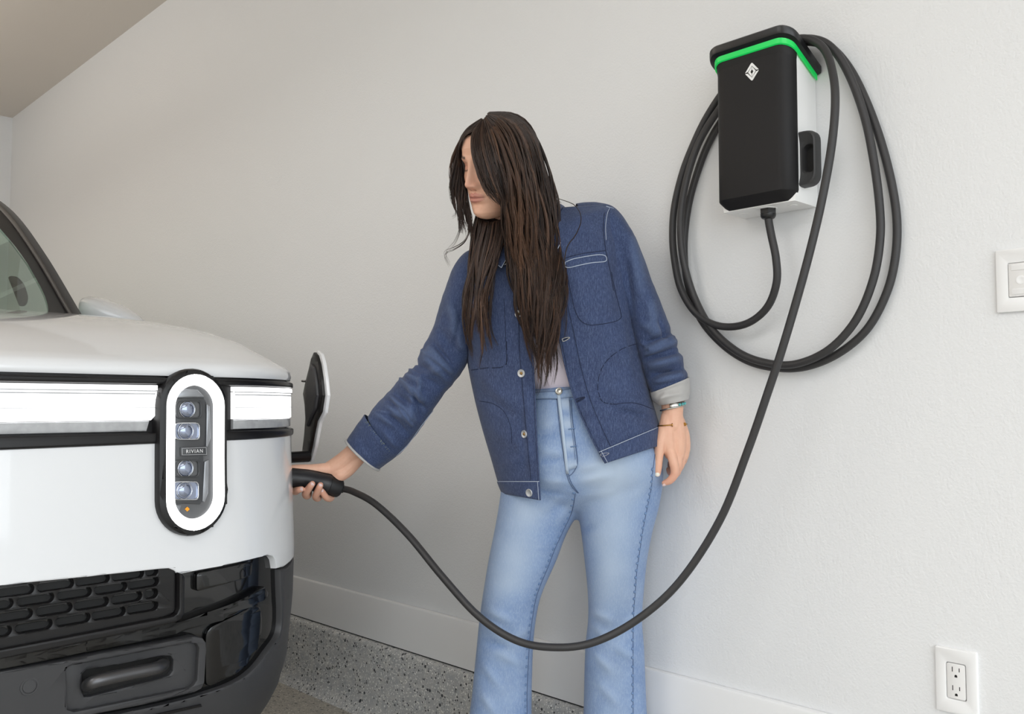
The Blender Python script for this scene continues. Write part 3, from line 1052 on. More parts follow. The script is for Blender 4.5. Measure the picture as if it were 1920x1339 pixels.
# ------------------------------------------------------------------ wall charger
M_CHB = Mat('charger_black_shell', rgb(34, 33, 34), 0.5, Specular_IOR_Level=0.22).m
M_CHW = Mat('charger_white_body', rgb(246, 246, 245), 0.4).m
M_CAP = Mat('charger_cap_black', rgb(26, 26, 28), 0.3).m
M_GREEN = emis('green_status_light', rgb(20, 190, 84), 0.42)
M_LOGO = Mat('emblem_white', rgb(240, 240, 240), 0.4).m
M_DOCK = Mat('dock_grey', rgb(54, 54, 55), 0.5).m
M_GLAND = Mat('gland_black', rgb(26, 26, 27), 0.35).m
_m = Mat('cable_rubber', rgb(48, 47, 48), 0.5)
_m.bump(_m.noise(_m.coord('Object'), 700, 2), 0.1, 0.0005)
M_CABLE = _m.m

yc, hwc, OUT = 1.064, 0.0965, 0.125
zB = onx(1440, 379, -0.115)[2]
zTf = onx(1440, 72, -0.125)[2]
print('charger z', zB, zTf)
CHG = root('wall_charger', (0, yc, zB), 'black and white wall charger with green light strip under its cap', 'charger')
cm = wallmap(yc, 0.0)


def sect(h, o0, o1, r, n=7):
    """open U of the front shell in (h, out), from the right back edge round to the left one"""
    pts = [(h, o0)]
    for t in np.linspace(0, math.pi / 2, n):
        pts.append((h - r + r * math.cos(t), o1 - r + r * math.sin(t)))
    for t in np.linspace(math.pi / 2, math.pi, n):
        pts.append((-h + r + r * math.cos(t), o1 - r + r * math.sin(t)))
    pts.append((-h, o0))
    return pts


lv = [(0.0, 0.012, 0.026), (0.002, 0.0115, 0.0245), (0.018, 0.0012, 0.0024), (0.021, 0.0, 0.0), (0.15, 0, 0), (0.30, 0, 0), (zTf - zB, 0, 0)]
G = [[cm(h, zB + dz, o) for h, o in sect(hwc - ih, 0.090, OUT - io, 0.032 - min(io, .012))] for dz, ih, io in lv]
V, F = grid(G)
m = len(G[0])
F += [tuple(range(m)), tuple(len(V) - m + i for i in range(m - 1, -1, -1))]
mk('front_shell', V, F, M_CHB, CHG, angle=30)
# white body behind, underside open to view
sec2 = rpoly([(-hwc + 0.002, 0.001), (hwc - 0.002, 0.001), (hwc - 0.002, 0.096), (-hwc + 0.002, 0.096)], [0.001, 0.001, 0.004, 0.004], 3)
G = [[cm(h * k, z, o) for h, o in sec2] for z, k in ((zB - 0.002, 0.955), (zB + 0.002, 0.965), (zB + 0.02, 1.0))]
G.append([cm(h, zTf - 0.014 - (0.0955 - o) * 0.44, o) for h, o in sec2])       # runs up under the cap, sloping to the wall
V, F = grid(G, cv=True)
m = len(G[0])
F += [tuple(range(m - 1, -1, -1)), tuple(len(V) - m + i for i in range(m))]
wb_ = fix_normals(mk('white_body', V, F, M_CHW, CHG, angle=30))
for h in (-0.062, 0.062):
    mk('screw_cover', *lathe(cm(h, zB - 0.0005, 0.055), (0, 0, -1), [(0, 0.011), (0.0025, 0.0105), (0.003, 0.009)], 20), M_CHW, wb_)
mk('underside_ring', *lathe(cm(0.004, zB - 0.0005, 0.066), (0, 0, -1), [(0, 0.024), (0.003, 0.0235), (0.0035, 0.021)], 24), M_CHW, wb_)
# cap: a lid sloping down to the wall, with the light strip under its rim
CZ0 = onx(1440, 52, -0.138)[2]


def capz(o):
    return CZ0 - (0.138 - o) * 0.46


def capsec(h, o1, r, n=8):
    return sect(h, 0.004, o1, r, n)


G = []
for h, o1, dz, r in ((0.100, 0.130, -0.022, 0.030), (0.109, 0.138, -0.019, 0.034), (0.110, 0.139, -0.014, 0.034), (0.110, 0.139, -0.004, 0.034), (0.108, 0.137, -0.0008, 0.033), (0.104, 0.134, 0.0, 0.031)):
    G.append([cm(a, capz(o) + dz, o) for a, o in capsec(h, o1, r)])
V, F = grid(G, cv=True)
m = len(G[0])
F += [tuple(range(m)), tuple(len(V) - m + i for i in range(m))]
mk('cap', *(V, F), M_CAP, CHG, angle=30)
fix_normals(bpy.data.objects['cap'])
G = []
for h, o1, dz in ((0.1008, 0.1302, -0.020), (0.1008, 0.1302, -0.0335), (0.0985, 0.1275, -0.0345)):
    G.append([cm(a, capz(o) + dz, o) for a, o in sect(h, 0.006, o1, 0.031, 8)])
mk('light_strip', *grid(G), M_GREEN, CHG, angle=50)
fix_normals(bpy.data.objects['light_strip'])
G = []
for h, o1, dz in ((0.0975, 0.1265, -0.030), (0.0972, 0.1262, -0.040), (0.0960, 0.1245, -0.052)):
    G.append([cm(a, capz(o) + dz, o) for a, o in sect(h, 0.09, o1, 0.031, 8)])
mk('shell_top', *grid(G), M_CHB, bpy.data.objects['front_shell'], angle=50)
# emblem: a diamond of four bars round a smaller split diamond
ec = onx(1410, 134.5, -OUT)
em = wallmap(ec[1], ec[2])
EMB = mk('emblem', *patch2d([(-0.004, 0), (0, -0.0052), (0.004, 0), (0, 0.0052)], [], OUT, OUT + 0.0004, em, 1), M_CHB, CHG, label='white diamond emblem')
kx_, kz_ = 0.0172, 0.0212


def dia(pts, r=0.0):
    return [(x * kx_, z * kz_) for x, z in rpoly(pts, r, 5)]


g = 0.035
for s in (1, -1):
    bar = [(-1 + g * .2, s * g * 1.3), (-0.62, s * (g + 0.05)), (0, s * 0.64), (0.62, s * (g + 0.05)), (1 - g * .2, s * g * 1.3), (0, s * 1.02)]
    bar = dia(bar, [0.02, 0, 0, 0, 0.02, 0.22])
    mk('emblem_bar', *patch2d(bar if s > 0 else bar[::-1], [], OUT, OUT + 0.0007, em, 1), M_LOGO, EMB)
    half = dia([(s * g, 0.56), (s * 0.55, 0.0), (s * g, -0.56), (s * g, -0.22), (s * 0.22, 0.0), (s * g, 0.22)])
    mk('emblem_bar', *patch2d(half if s < 0 else half[::-1], [], OUT, OUT + 0.0007, em, 1), M_LOGO, EMB)
# dock for the plug on the right side
dz0 = onx(1520, 293, -0.085)[2]
G = []
for w, h, c, r, o in ((0.080, 0.114, 0.0905, 0.024, 0.056), (0.087, 0.122, 0.0905, 0.026, 0.060), (0.087, 0.122, 0.0905, 0.026, 0.0745), (0.084, 0.118, 0.0905, 0.026, 0.0835), (0.078, 0.112, 0.0905, 0.024, 0.0855),
                      (0.029, 0.070, 0.1128, 0.013, 0.078), (0.025, 0.062, 0.1130, 0.012, 0.074), (0.023, 0.056, 0.1130, 0.011, 0.058)):
    G.append([cm(a, z, o) for a, z in rrect(w, h, r, 7, c, dz0)])
V, F = grid(G, cv=True)
m = len(G[0])
F.append(tuple(len(V) - m + i for i in range(m)))
F.append(tuple(range(m - 1, -1, -1)))
dk = fix_normals(mk('plug_dock', V, F, M_DOCK, CHG, angle=30))
mk('dock_socket', *patch2d(rrect(0.024, 0.058, 0.011, 6, 0.1130, dz0), [], 0.0572, 0.0600, cm, 1), M_DARK, dk)
# cable gland
gc = np.array(onx(1440, 383, -0.066))
gl = mk('cable_gland', *lathe(gc + np.array([0, 0, 0.004]), (0, 0, -1), [(0, 0.0180), (0.010, 0.0180), (0.0105, 0.0165), (0.013, 0.0165)], 28), M_GLAND, CHG, angle=30)
mk('gland_nut', *lathe(gc + np.array([0, 0, -0.008]), (0, 0, -1), [(0, 0.0192), (0.014, 0.0192), (0.0145, 0.0178)], 6), M_GLAND, gl, angle=20)
mk('gland_dome', *lathe(gc + np.array([0, 0, -0.022]), (0, 0, -1), [(0, 0.0172), (0.006, 0.0168), (0.010, 0.0145), (0.012, 0.011)], 24), M_GLAND, gl, angle=50)

# ------------------------------------------------------------------ charging cable with plug
pth = []
for px, py, x in ((1440, 392, -0.066), (1441, 412, -0.066), (1446, 440, -0.066), (1455, 485, -0.064), (1456, 530, -0.058), (1440, 574, -0.05), (1408, 603, -0.045), (1370, 613, -0.04), (1332, 606, -0.04), (1300, 582, -0.038), (1276, 540, -0.036),
                  (1265, 490, -0.034), (1261, 440, -0.030), (1265, 385, -0.028), (1281, 320, -0.026), (1304, 262, -0.024), (1326, 218, -0.022), (1356, 172, -0.020), (1395, 125, -0.020), (1440, 95, -0.022), (1490, 80, -0.026), (1530, 80, -0.026),
                  (1562, 92, -0.024), (1600, 140, -0.020), (1638, 225, -0.016), (1666, 318, -0.014), (1681, 405, -0.014), (1679, 480, -0.014), (1662, 550, -0.015), (1625, 618, -0.018), (1570, 664, -0.020), (1510, 688, -0.022), (1455, 690, -0.022),
                  (1400, 676, -0.022), (1350, 642, -0.020), (1310, 592, -0.016), (1288, 525, -0.014), (1283, 455, -0.013), (1292, 380, -0.012), (1312, 310, -0.012), (1334, 258, -0.012), (1362, 212, -0.014), (1400, 150, -0.034), (1440, 100, -0.044), (1490, 76, -0.048), (1530, 74, -0.048),
                  (1562, 92, -0.046), (1592, 140, -0.042), (1620, 215, -0.036), (1638, 300, -0.034), (1649, 385, -0.034), (1650, 450, -0.034), (1637, 525, -0.036), (1605, 600, -0.038), (1555, 655, -0.040), (1495, 682, -0.042), (1440, 681, -0.042),
                  (1385, 661, -0.042), (1335, 617, -0.038), (1303, 560, -0.034), (1284, 500, -0.050), (1276, 440, -0.050), (1279, 380, -0.046), (1294, 312, -0.042), (1316, 256, -0.038), (1352, 200, -0.038), (1400, 140, -0.056), (1450, 92, -0.068), (1490, 74, -0.072), (1522, 75, -0.072)):
    pth.append(onx(px, py, x))
for px, py, d in ((1548, 96, 1.955), (1562, 140, 1.925), (1566, 190, 1.905), (1561, 260, 1.895), (1548, 340, 1.89), (1530, 425, 1.895), (1503, 530, 1.905), (1468, 650, 1.925), (1440, 735, 1.945), (1402, 845, 1.97), (1350, 975, 2.0), (1275, 1090, 2.03), (1195, 1162, 2.05), (1112, 1205, 2.06), (1038, 1214, 2.07), (968, 1201, 2.09),
                  (898, 1156, 2.12), (830, 1082, 2.17), (765, 1003, 2.24), (705, 946, 2.32), (662, 922, 2.385), (640, 916, 2.412), (630, 912, 2.42)):
    pth.append(at(px, py, d))
CB = root('charging_cable', tuple(pth[0]), 'thick black charging cable looped over the charger, plugged into the car', 'cable')
cp = catmull(pth, 8)
mk('cord', *tube(cp, 0.0088, 14), M_CABLE, CB, angle=180)
M_PLUG = Mat('plug_black_shell', rgb(34, 34, 37), 0.38).m
M_PLUG2 = Mat('plug_collar', rgb(28, 28, 30), 0.5).m
ax = catmull([at(637, 916, 2.416), at(618, 909.5, 2.40), at(600, 904.5, 2.39), at(575, 899.5, 2.37), at(548, 896.5, 2.35), at(530, 895, 2.337)], 10)
n = len(ax)
tt = np.linspace(0, 1, n)
i1 = 11
rc = np.interp(tt[:i1 + 1], [0, tt[1], tt[i1 - 1], tt[i1]], [0.0225, 0.0252, 0.0262, 0.0262])
mk('plug_collar', *tube(ax[:i1 + 1], rc, 24), M_PLUG2, CB, angle=40)
rh = np.interp(tt[i1:], [tt[i1], tt[i1 + 2], 0.5, 0.75, 1.0], [0.0272, 0.0278, 0.0268, 0.0255, 0.026])
mk('plug_handle', *tube(ax[i1:], rh, 24), M_PLUG, CB, angle=40)
mk('strain_relief', *tube([at(644, 917.5, 2.42), at(634, 914.5, 2.413)], 0.0105, 16), M_PLUG2, CB, angle=40)

# ------------------------------------------------------------------ the person
def denim(name, base, light, dark, fleck, attr=None, rough=0.85):
    m = Mat(name, base, rough)
    m.b.inputs['Sheen Weight'].default_value = 0.12
    v = m.coord('Object')
    tw = m.coord('Object', (1.0, 1.0, 0.22))
    n1 = m.noise(tw, 420.0, 3, 0.7)                      # warp yarn streaks
    n2 = m.noise(v, 1100.0, 2, 0.6)
    n3 = m.noise(v, 22.0, 3, 0.6)
    c = m.ramp(n3, [(0.3, dark), (0.7, base)])
    c = m.mix(m.ramp(n1, [(0.46, (0, 0, 0, 1)), (0.72, (fleck, fleck, fleck, 1))]), c, light)
    c = m.mix(m.ramp(n2, [(0.42, (0, 0, 0, 1)), (0.70, (fleck * .9, fleck * .9, fleck * .9, 1))]), c, light)
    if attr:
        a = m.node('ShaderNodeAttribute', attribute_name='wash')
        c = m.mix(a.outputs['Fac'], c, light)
    m.color(c)
    s = m.node('ShaderNodeMath', operation='ADD')
    m.link(n1, s.inputs[0])
    m.link(n2, s.inputs[1])
    m.bump(s.outputs[0], 0.35, 0.0012)
    return m.m


M_DENIM = denim('indigo_denim', rgb(34, 50, 88), rgb(98, 114, 148), rgb(26, 40, 76), 0.46)
M_DENIMW = denim('indigo_denim_worn', rgb(31, 48, 88), rgb(98, 116, 150), rgb(25, 40, 78), 0.42, attr=True)  # sleeves: wash lightens fold crests, part wear, part painted fold contrast
M_JEANS = denim('washed_denim', rgb(112, 140, 184), rgb(172, 188, 208), rgb(98, 126, 172), 0.46, attr=True)
M_JDARK = denim('washed_denim_dark', rgb(96, 126, 168), rgb(150, 172, 200), rgb(84, 112, 154), 0.4)
M_LINING = Mat('denim_lining', rgb(176, 174, 172), 0.9).m
M_THREAD = Mat('pale_thread', rgb(168, 178, 196), 0.8).m
M_THREADD = Mat('dark_thread', rgb(26, 34, 62), 0.8).m
M_THREADB = Mat('jeans_thread', rgb(78, 96, 130), 0.8).m
M_TEE = Mat('white_tee', rgb(226, 216, 228), 0.85).m
M_BTN = Mat('button_metal', rgb(196, 198, 200), 0.35, 0.6).m
M_BTNC = Mat('button_brass', rgb(150, 118, 70), 0.4, 0.7).m
M_BTNJ = Mat('jeans_button', rgb(205, 202, 194), 0.3, 0.8).m
M_SILVER = Mat('silver', rgb(190, 188, 182), 0.25, 0.95).m
M_TURQ = Mat('turquoise', rgb(96, 186, 186), 0.3).m
M_GOLD = Mat('gold', rgb(176, 134, 70), 0.28, 1.0).m
M_BOOT = Mat('boot_leather', rgb(52, 40, 34), 0.45).m

_m = Mat('skin', rgb(226, 178, 152), 0.48, Subsurface_Weight=0.08, Subsurface_Scale=0.01)
_m.b.inputs['Subsurface Radius'].default_value = (1.0, 0.35, 0.2)
_a = _m.node('ShaderNodeAttribute', attribute_name='tint')
_m.color(_m.mix(_m.ramp(_m.noise(_m.coord('Object'), 60, 3), [(0.4, (1, 1, 1, 1)), (0.75, rgb(246, 236, 232))]), _a.outputs['Color'], _a.outputs['Color']))
_mx = _m.mix(_m.ramp(_m.noise(_m.coord('Object'), 70, 3), [(0.42, (0, 0, 0, 1)), (0.8, (0.25, 0.25, 0.25, 1))]), _a.outputs['Color'], rgb(205, 140, 118))
_m.color(_mx)
_m.bump(_m.noise(_m.coord('Object'), 900, 2), 0.06, 0.0004)
M_SKIN = _m.m

_m = Mat('dark_brown_hair', rgb(48, 34, 28), 0.42)
_m.b.inputs['Specular IOR Level'].default_value = 0.35
_a = _m.node('ShaderNodeAttribute', attribute_name='strand')
_m.color(_m.ramp(_a.outputs['Fac'], [(0.0, rgb(34, 25, 22)), (0.45, rgb(60, 44, 36)), (0.8, rgb(98, 71, 55)), (1.0, rgb(128, 94, 72))]))
M_HAIR = _m.m

DP0 = 2.27


def dep(px):
    """distance of the body's middle at a column: the shoulders turn a little to the car"""
    return 2.30 - 0.07 * (px - 866) / 276.0


PER = root('person', tuple(at(1045, 1545, 2.28) * np.array([1, 1, 0])), 'long-haired person in blue denim jacket and light jeans plugging in the car', 'person')


def remesh_obj(parts, voxel, smooth_it=4, name='tmp'):
    V, F = join(parts)
    o = mk(name, V, F, None, smooth=True, angle=180)
    fix_normals(o)
    r = o.modifiers.new('r', 'REMESH')
    r.mode = 'VOXEL'
    r.voxel_size = voxel
    r.use_smooth_shade = True
    if smooth_it:
        s = o.modifiers.new('s', 'SMOOTH')
        s.iterations = smooth_it
        s.factor = 0.5
    dg = bpy.context.evaluated_depsgraph_get()
    me = bpy.data.meshes.new_from_object(o.evaluated_get(dg))
    bpy.data.objects.remove(o)
    n = len(me.vertices)
    v = np.zeros(n * 3)
    me.vertices.foreach_get('co', v)
    f = [tuple(p.vertices) for p in me.polygons]
    bpy.data.meshes.remove(me)
    return v.reshape(-1, 3), f


def limb(joints, radii, per=6, sides=16, flat=None):
    """tapering round limb through joints, ends rounded"""
    P = catmull(joints, per)
    r = catmull(np.array(radii)[:, None], per)[:, 0]
    T, N, B = frames(P)
    # round off both ends
    P = np.vstack([P[0] - T[0] * r[0] * 0.75, P[0] - T[0] * r[0] * 0.4, P, P[-1] + T[-1] * r[-1] * 0.45, P[-1] + T[-1] * r[-1] * 0.8])
    r = np.concatenate([[r[0] * 0.5, r[0] * 0.88], r, [r[-1] * 0.84, r[-1] * 0.42]])
    return tube(P, r, sides)


def noise3(p, s):
    return mnoise.noise(Vector((float(p[0]) * s, float(p[1]) * s, float(p[2]) * s)))


def set_attr(o, name, values, kind='FLOAT'):
    a = o.data.attributes.new(name, 'FLOAT_COLOR' if kind == 'COLOR' else 'FLOAT', 'POINT')
    a.data.foreach_set('color' if kind == 'COLOR' else 'value', np.asarray(values, dtype=np.float32).ravel())


def projv(P):
    q = np.asarray(P) - CAM
    w = q @ fwd
    return np.stack([CX + FPX * (q @ rgt) / w, CY - FPX * (q @ upv) / w], axis=-1)


def inpoly(xy, poly):
    x, y = xy[..., 0], xy[..., 1]
    ins = np.zeros(x.shape, bool)
    n = len(poly)
    for i in range(n):
        x0, y0 = poly[i]
        x1, y1 = poly[(i + 1) % n]
        c = ((y0 > y) != (y1 > y)) & (x < (x1 - x0) * (y - y0) / ((y1 - y0) + 1e-9) + x0)
        ins ^= c
    return ins


def segdist(xy, a, b):
    a, b = np.array(a, float), np.array(b, float)
    d = b - a
    t = np.clip(((xy - a) @ d) / (d @ d), 0, 1)
    return np.linalg.norm(xy - (a + t[..., None] * d), axis=-1), t


FOLD = 1.7


def folds(P, lines, front=True):
    """raise (or sink) cloth folds along lines; P n x 3 on the side towards the camera; amounts in metres"""
    xy = projv(P)
    h = np.zeros(P.shape[:-1])
    for (x0, y0, x1, y1, w, amp) in lines:
        d, t = segdist(xy, (x0, y0), (x1, y1))
        h += FOLD * amp * np.exp(-(d / w) ** 2) * np.sin(np.pi * np.clip(t, 0.03, 0.97)) ** 0.6
    return h


# ---- head, built in its own frame: x to her left, y forward, z up
HYAW, HPIT, HROL, HS = 0.825, 0.25, -0.148, 1.027
F0 = np.array([math.sin(YAW), math.cos(YAW), 0.0])
U0 = np.array([0, 0, 1.0])
_f = -math.cos(HYAW) * F0 - math.sin(HYAW) * rgt
_l = math.cos(HYAW) * rgt - math.sin(HYAW) * F0
hf = math.cos(HPIT) * _f - math.sin(HPIT) * U0
_u = math.cos(HPIT) * U0 + math.sin(HPIT) * _f
hl = math.cos(HROL) * _l + math.sin(HROL) * _u
hu = math.cos(HROL) * _u - math.sin(HROL) * _l
HC = at(936.0, 315, 2.16)


def hw3(p):
    p = np.asarray(p, float) * HS
    return HC + p[..., 0:1] * hl + p[..., 1:2] * hf + p[..., 2:3] * hu


def head_mesh(nz=150, na=200):
    zs = np.concatenate([np.linspace(-0.1125, -0.106, 8, endpoint=False), np.linspace(-0.106, 0.105, nz), np.linspace(0.105, 0.1125, 9)[1:]])
    th = np.linspace(0, 2 * np.pi, na, endpoint=False)
    tz = np.array([-.1125, -.109, -.104, -.096, -.086, -.074, -.060, -.045, -.03, -.01, .01, .03, .05, .07, .088, .100, .108, .1125])
    fy = np.array([.052, .066, .074, .079, .080, .080, .082, .084, .085, .086, .087, .090, .090, .084, .068, .048, .027, .0])
    by = np.array([.030, .012, -.002, -.012, -.022, -.036, -.052, -.066, -.079, -.091, -.097, -.099, -.097, -.088, -.070, -.048, -.027, .0])
    wx = np.array([.006, .017, .027, .037, .045, .052, .058, .062, .065, .069, .071, .0725, .072, .067, .054, .038, .021, .0])
    P = np.zeros((len(zs), na, 3))
    for i, z in enumerate(zs):
        f, b, w = np.interp(z, tz, fy), np.interp(z, tz, by), np.interp(z, tz, wx)
        yc = b + (f - b) * 0.42
        c, s = np.cos(th), np.sin(th)
        ef = 0.86
        x = w * np.sign(s) * np.abs(s) ** 0.95
        y = np.where(c > 0, yc + (f - yc) * np.abs(c) ** ef, yc - (yc - b) * np.abs(c) ** 0.95)
        P[i, :, 0], P[i, :, 1], P[i, :, 2] = x, y, z
    x, y, z = P[..., 0], P[..., 1], P[..., 2]
    front = np.clip((y - 0.0) / 0.04, 0, 1)
    ax = np.abs(x)
    g = lambda u, c, s: np.exp(-((u - c) / s) ** 2)
    d = np.zeros_like(x)
    # nose
    ridge = np.interp(z, [-.050, -.0455, -.0425, -.0385, -.034, -.029, -.022, -.010, .004, .014, .024, .034], [0, .0006, .006, .015, .0225, .0245, .0215, .0155, .0095, .0065, .0035, 0])
    sig = np.interp(z, [-.045, -.034, -.02, .0, .02], [.0105, .0105, .0085, .0072, .010])
    d += ridge * np.exp(-(ax / sig) ** 2.2)
    d += 0.0095 * g(ax, .0135, .0058) * g(z, -.0345, .0068)          # wings of the nose
    d -= 0.0045 * g(ax, .0065, .0035) * g(z, -.0435, .0028)          # nostrils
    # eyes and brow
    d -= 0.0105 * g(ax, .030, .0150) * g(z, .0095, .0110)
    d += 0.0072 * g(ax, .031, .0115) * g(z, .0075, .0080)
    d -= 0.0016 * g(ax, .031, .012) * g(z, .0165, .0018)             # lid crease
    d -= 0.0012 * g(ax, .031, .012) * g(z, .0005, .0014)             # lash line
    d += 0.0042 * g(ax, .030, .020) * g(z, .0265, .0070)
    # cheeks, mouth, chin
    d += 0.0050 * g(ax, .043, .018) * g(z, -.018, .018)
    d += 0.0040 * g(ax, .0, .026) * g(z, -.062, .018)
    lipx = np.clip(1 - (ax / .0255) ** 2, 0, 1)
    bow = 0.0016 * g(ax, .006, .004) - 0.0016 * g(ax, 0, .0028)
    d += 0.0050 * lipx ** .7 * g(z, -.0555 + bow - .002 * (ax / .025) ** 2, .0042)
    d += 0.0058 * lipx ** .8 * g(z, -.0665, .0048)
    d -= 0.0034 * lipx ** .4 * g(z, -.0610, .0016)
    d -= 0.0020 * g(ax, .027, .003) * g(z, -.061, .003)
    d -= 0.0012 * g(ax, 0, .0028) * g(z, -.0495, .004)               # philtrum
    d -= 0.0035 * g(ax, 0, .020) * g(z, -.077, .0050)
    d += 0.0060 * g(ax, 0, .017) * g(z, -.096, .0120)
    P[..., 1] += d * front
    # colour of the skin, lips, lids and brows
    skin = np.array(rgb(224, 176, 150)[:3])
    col = np.tile(skin, P.shape[:2] + (1,))

    def paint(w, c):
        w = np.clip(w * front, 0, 1)[..., None]
        return col * (1 - w) + np.array(rgb(*c)[:3]) * w
    col = paint(0.26 * g(ax, .040, .022) * g(z, -.022, .020), (214, 142, 122))
    col = paint(0.40 * g(ax, 0, .014) * g(z, -.032, .010), (216, 146, 126))
    col = paint(0.50 * g(ax, .031, .015) * g(z, .010, .009), (190, 120, 104))
    lip = lipx ** .35 * ((z < -.0505 + bow - .004 * (ax / .025) ** 2) & (z > -.0722 + .006 * (ax / .0255) ** 2)) * (ax < .0255)
    col = paint(0.75 * lip, (190, 122, 114))
    col = paint(0.8 * lipx ** .2 * (ax < .026) * g(z, -.0610, .0010), (110, 58, 54))
    col = paint(0.9 * g(ax, .0065, .0034) * g(z, -.0436, .0018), (110, 66, 56))
    lz = .0008 - .0035 * (1 - ((ax - .031) / .016) ** 2)
    col = paint(0.97 * g(z, lz + .0025, .0016) * (np.abs(ax - .031) < .0165), (26, 18, 16))
    bz = .0285 + .004 * np.clip((ax - .014) / .02, 0, 1) - .010 * np.clip((ax - .036) / .014, 0, 1.2)
    col = paint(0.93 * np.exp(-((z - bz) / .0034) ** 4) * (ax > .0125) * (ax < .052), (36, 26, 22))
    V, F = grid(hw3(P), cv=True, capu=True)
    C = np.concatenate([col.reshape(-1, 3), np.tile(skin, (2, 1))])
    return V, F, C


HV, HF, HCOL = head_mesh()

# ---- hands and arms of the body: joints given by where they stand
SK = np.array(rgb(226, 178, 152)[:3])
hold, nails_h = [], []
ga = lambda px, py, d: at(px, py, d)
# right hand, wrapped round the plug from behind, thumb along its top, fingertips in front
wr = ga(664, 853, 2.415)
hold.append(limb([ga(760, 765, 2.36), ga(705, 812, 2.39), ga(672, 842, 2.412), ga(648, 864, 2.420)], [0.036, 0.0315, 0.0275, 0.0255], 6, 20))
hold.append(limb([ga(664, 846, 2.41), ga(640, 868, 2.415), ga(612, 884, 2.412), ga(592, 890, 2.405)], [0.022, 0.0245, 0.0215, 0.016], 6, 18))      # thumb side of the palm
hold.append(limb([ga(672, 858, 2.415), ga(650, 880, 2.415), ga(634, 892, 2.41), ga(622, 898, 2.43)], [0.020, 0.0215, 0.019, 0.016], 6, 18))      # heel of the hand
hold.append(limb([ga(640, 872, 2.425), ga(615, 890, 2.436), ga(590, 897, 2.434), ga(570, 897, 2.42)], [0.020, 0.021, 0.020, 0.016], 6, 16))      # palm behind the plug
hold.append(limb([ga(614, 880, 2.405), ga(585, 880, 2.385), ga(560, 879, 2.365), ga(538, 880, 2.35), ga(528, 881, 2.342)], [0.0175, 0.0135, 0.0112, 0.0105, 0.009], 6, 16))   # thumb
FING = [  # knuckle, bend below the plug, up in front, tip ; radii
    [(612, 906, 2.435), (621, 932, 2.418), (613, 934, 2.382), (606, 925, 2.366), (603, 920, 2.3625)],
    [(594, 906, 2.430), (597, 932, 2.402), (592, 931, 2.364), (598, 916, 2.344), (601, 909, 2.3415)],
    [(576, 904, 2.418), (577, 928, 2.388), (573, 926, 2.349), (581, 913, 2.329), (586, 907, 2.3265)],
    [(558, 902, 2.405), (556, 920, 2.378), (552, 921, 2.345), (559, 919, 2.328), (566, 917, 2.326)],
]
FR = [[.0105, .0092, .0088, .0082, .0072], [.0115, .0100, .0095, .0088, .0076], [.0118, .0104, .0098, .0090, .0077], [.0112, .0098, .0092, .0086, .0074]]
for pts, rr in zip(FING, FR):
    hold.append(limb([ga(*p) for p in pts], rr, 6, 14))
    nails_h.append((ga(*pts[-1]), ga(*pts[-2]), rr[-1]))
GV, GF = remesh_obj(hold, 0.0016, 3)


def clear_of(V, axis, rad, gap):
    """flesh yields to the plug: nothing of the hand inside its shell"""
    V = V.copy()
    A, B = axis[:-1], axis[1:]
    d = B - A
    best = np.full(len(V), 1e9)
    near = np.zeros_like(V)
    rr_ = np.zeros(len(V))
    for i in range(len(A)):
        t = np.clip(((V - A[i]) @ d[i]) / (d[i] @ d[i]), 0, 1)
        q = A[i] + t[:, None] * d[i]
        e = np.linalg.norm(V - q, axis=1)
        m = e < best
        best[m], near[m] = e[m], q[m]
        rr_[m] = (rad[i] + (rad[i + 1] - rad[i]) * t)[m]
    m = best < rr_ + gap
    V[m] = near[m] + (V[m] - near[m]) / best[m][:, None] * (rr_[m] + gap)[:, None]
    return V


GV = clear_of(GV, np.vstack([ax[:i1 + 1], ax[i1 + 1:]]), np.concatenate([rc, rh[1:]]) + 0.0006, 0.0006)
_ex = ax[-1] - ax[-2]


rest, nails_r = [], []
# left hand hanging, back of the hand to the viewer, forefinger curled
rest.append(limb([ga(1250, 690, 2.19), ga(1259, 740, 2.180), ga(1261, 775, 2.176), ga(1259, 800, 2.174)], [0.033, 0.0285, 0.0250, 0.0245], 6, 20))
rest.append(limb([ga(1256, 782, 2.176), ga(1251, 810, 2.170), ga(1254, 836, 2.168), ga(1257, 852, 2.166)], [0.022, 0.0215, 0.0195, 0.0150], 6, 16))
rest.append(limb([ga(1264, 782, 2.178), ga(1268, 810, 2.176), ga(1270, 836, 2.174), ga(1270, 856, 2.172)], [0.022, 0.0235, 0.0215, 0.0165], 6, 16))
rest.append(limb([ga(1270, 790, 2.182), ga(1278, 815, 2.186), ga(1281, 838, 2.186), ga(1281, 856, 2.186)], [0.018, 0.0190, 0.0175, 0.0135], 6, 16))
# thumb
TH = [(1246, 806, 2.168), (1238, 832, 2.160), (1235, 858, 2.155), (1233, 878, 2.153), (1232.5, 889, 2.152)]
rest.append(limb([ga(*p) for p in TH], [0.0165, 0.0138, 0.0108, 0.0102, 0.0078], 6, 16))
nails_r.append((ga(*TH[-1]), ga(*TH[-2]), 0.0080))
RF = [
    ([(1257, 846, 2.160), (1263, 868, 2.150), (1265, 888, 2.150), (1256, 901, 2.153), (1245, 906, 2.158)], [.0125, .0112, .0102, .0092, .0066]),
    ([(1267, 850, 2.168), (1271, 872, 2.164), (1267, 888, 2.176), (1258, 886, 2.196), (1254, 880, 2.206)], [.0130, .0112, .0102, .0092, .0070]),
    ([(1275, 850, 2.178), (1276, 870, 2.180), (1268, 882, 2.198), (1259, 876, 2.212), (1257, 868, 2.216)], [.0125, .0108, .0098, .0090, .0070]),
    ([(1283, 846, 2.190), (1281, 864, 2.196), (1272, 872, 2.210), (1264, 866, 2.220), (1262, 860, 2.222)], [.0110, .0094, .0086, .0080, .0064]),
]
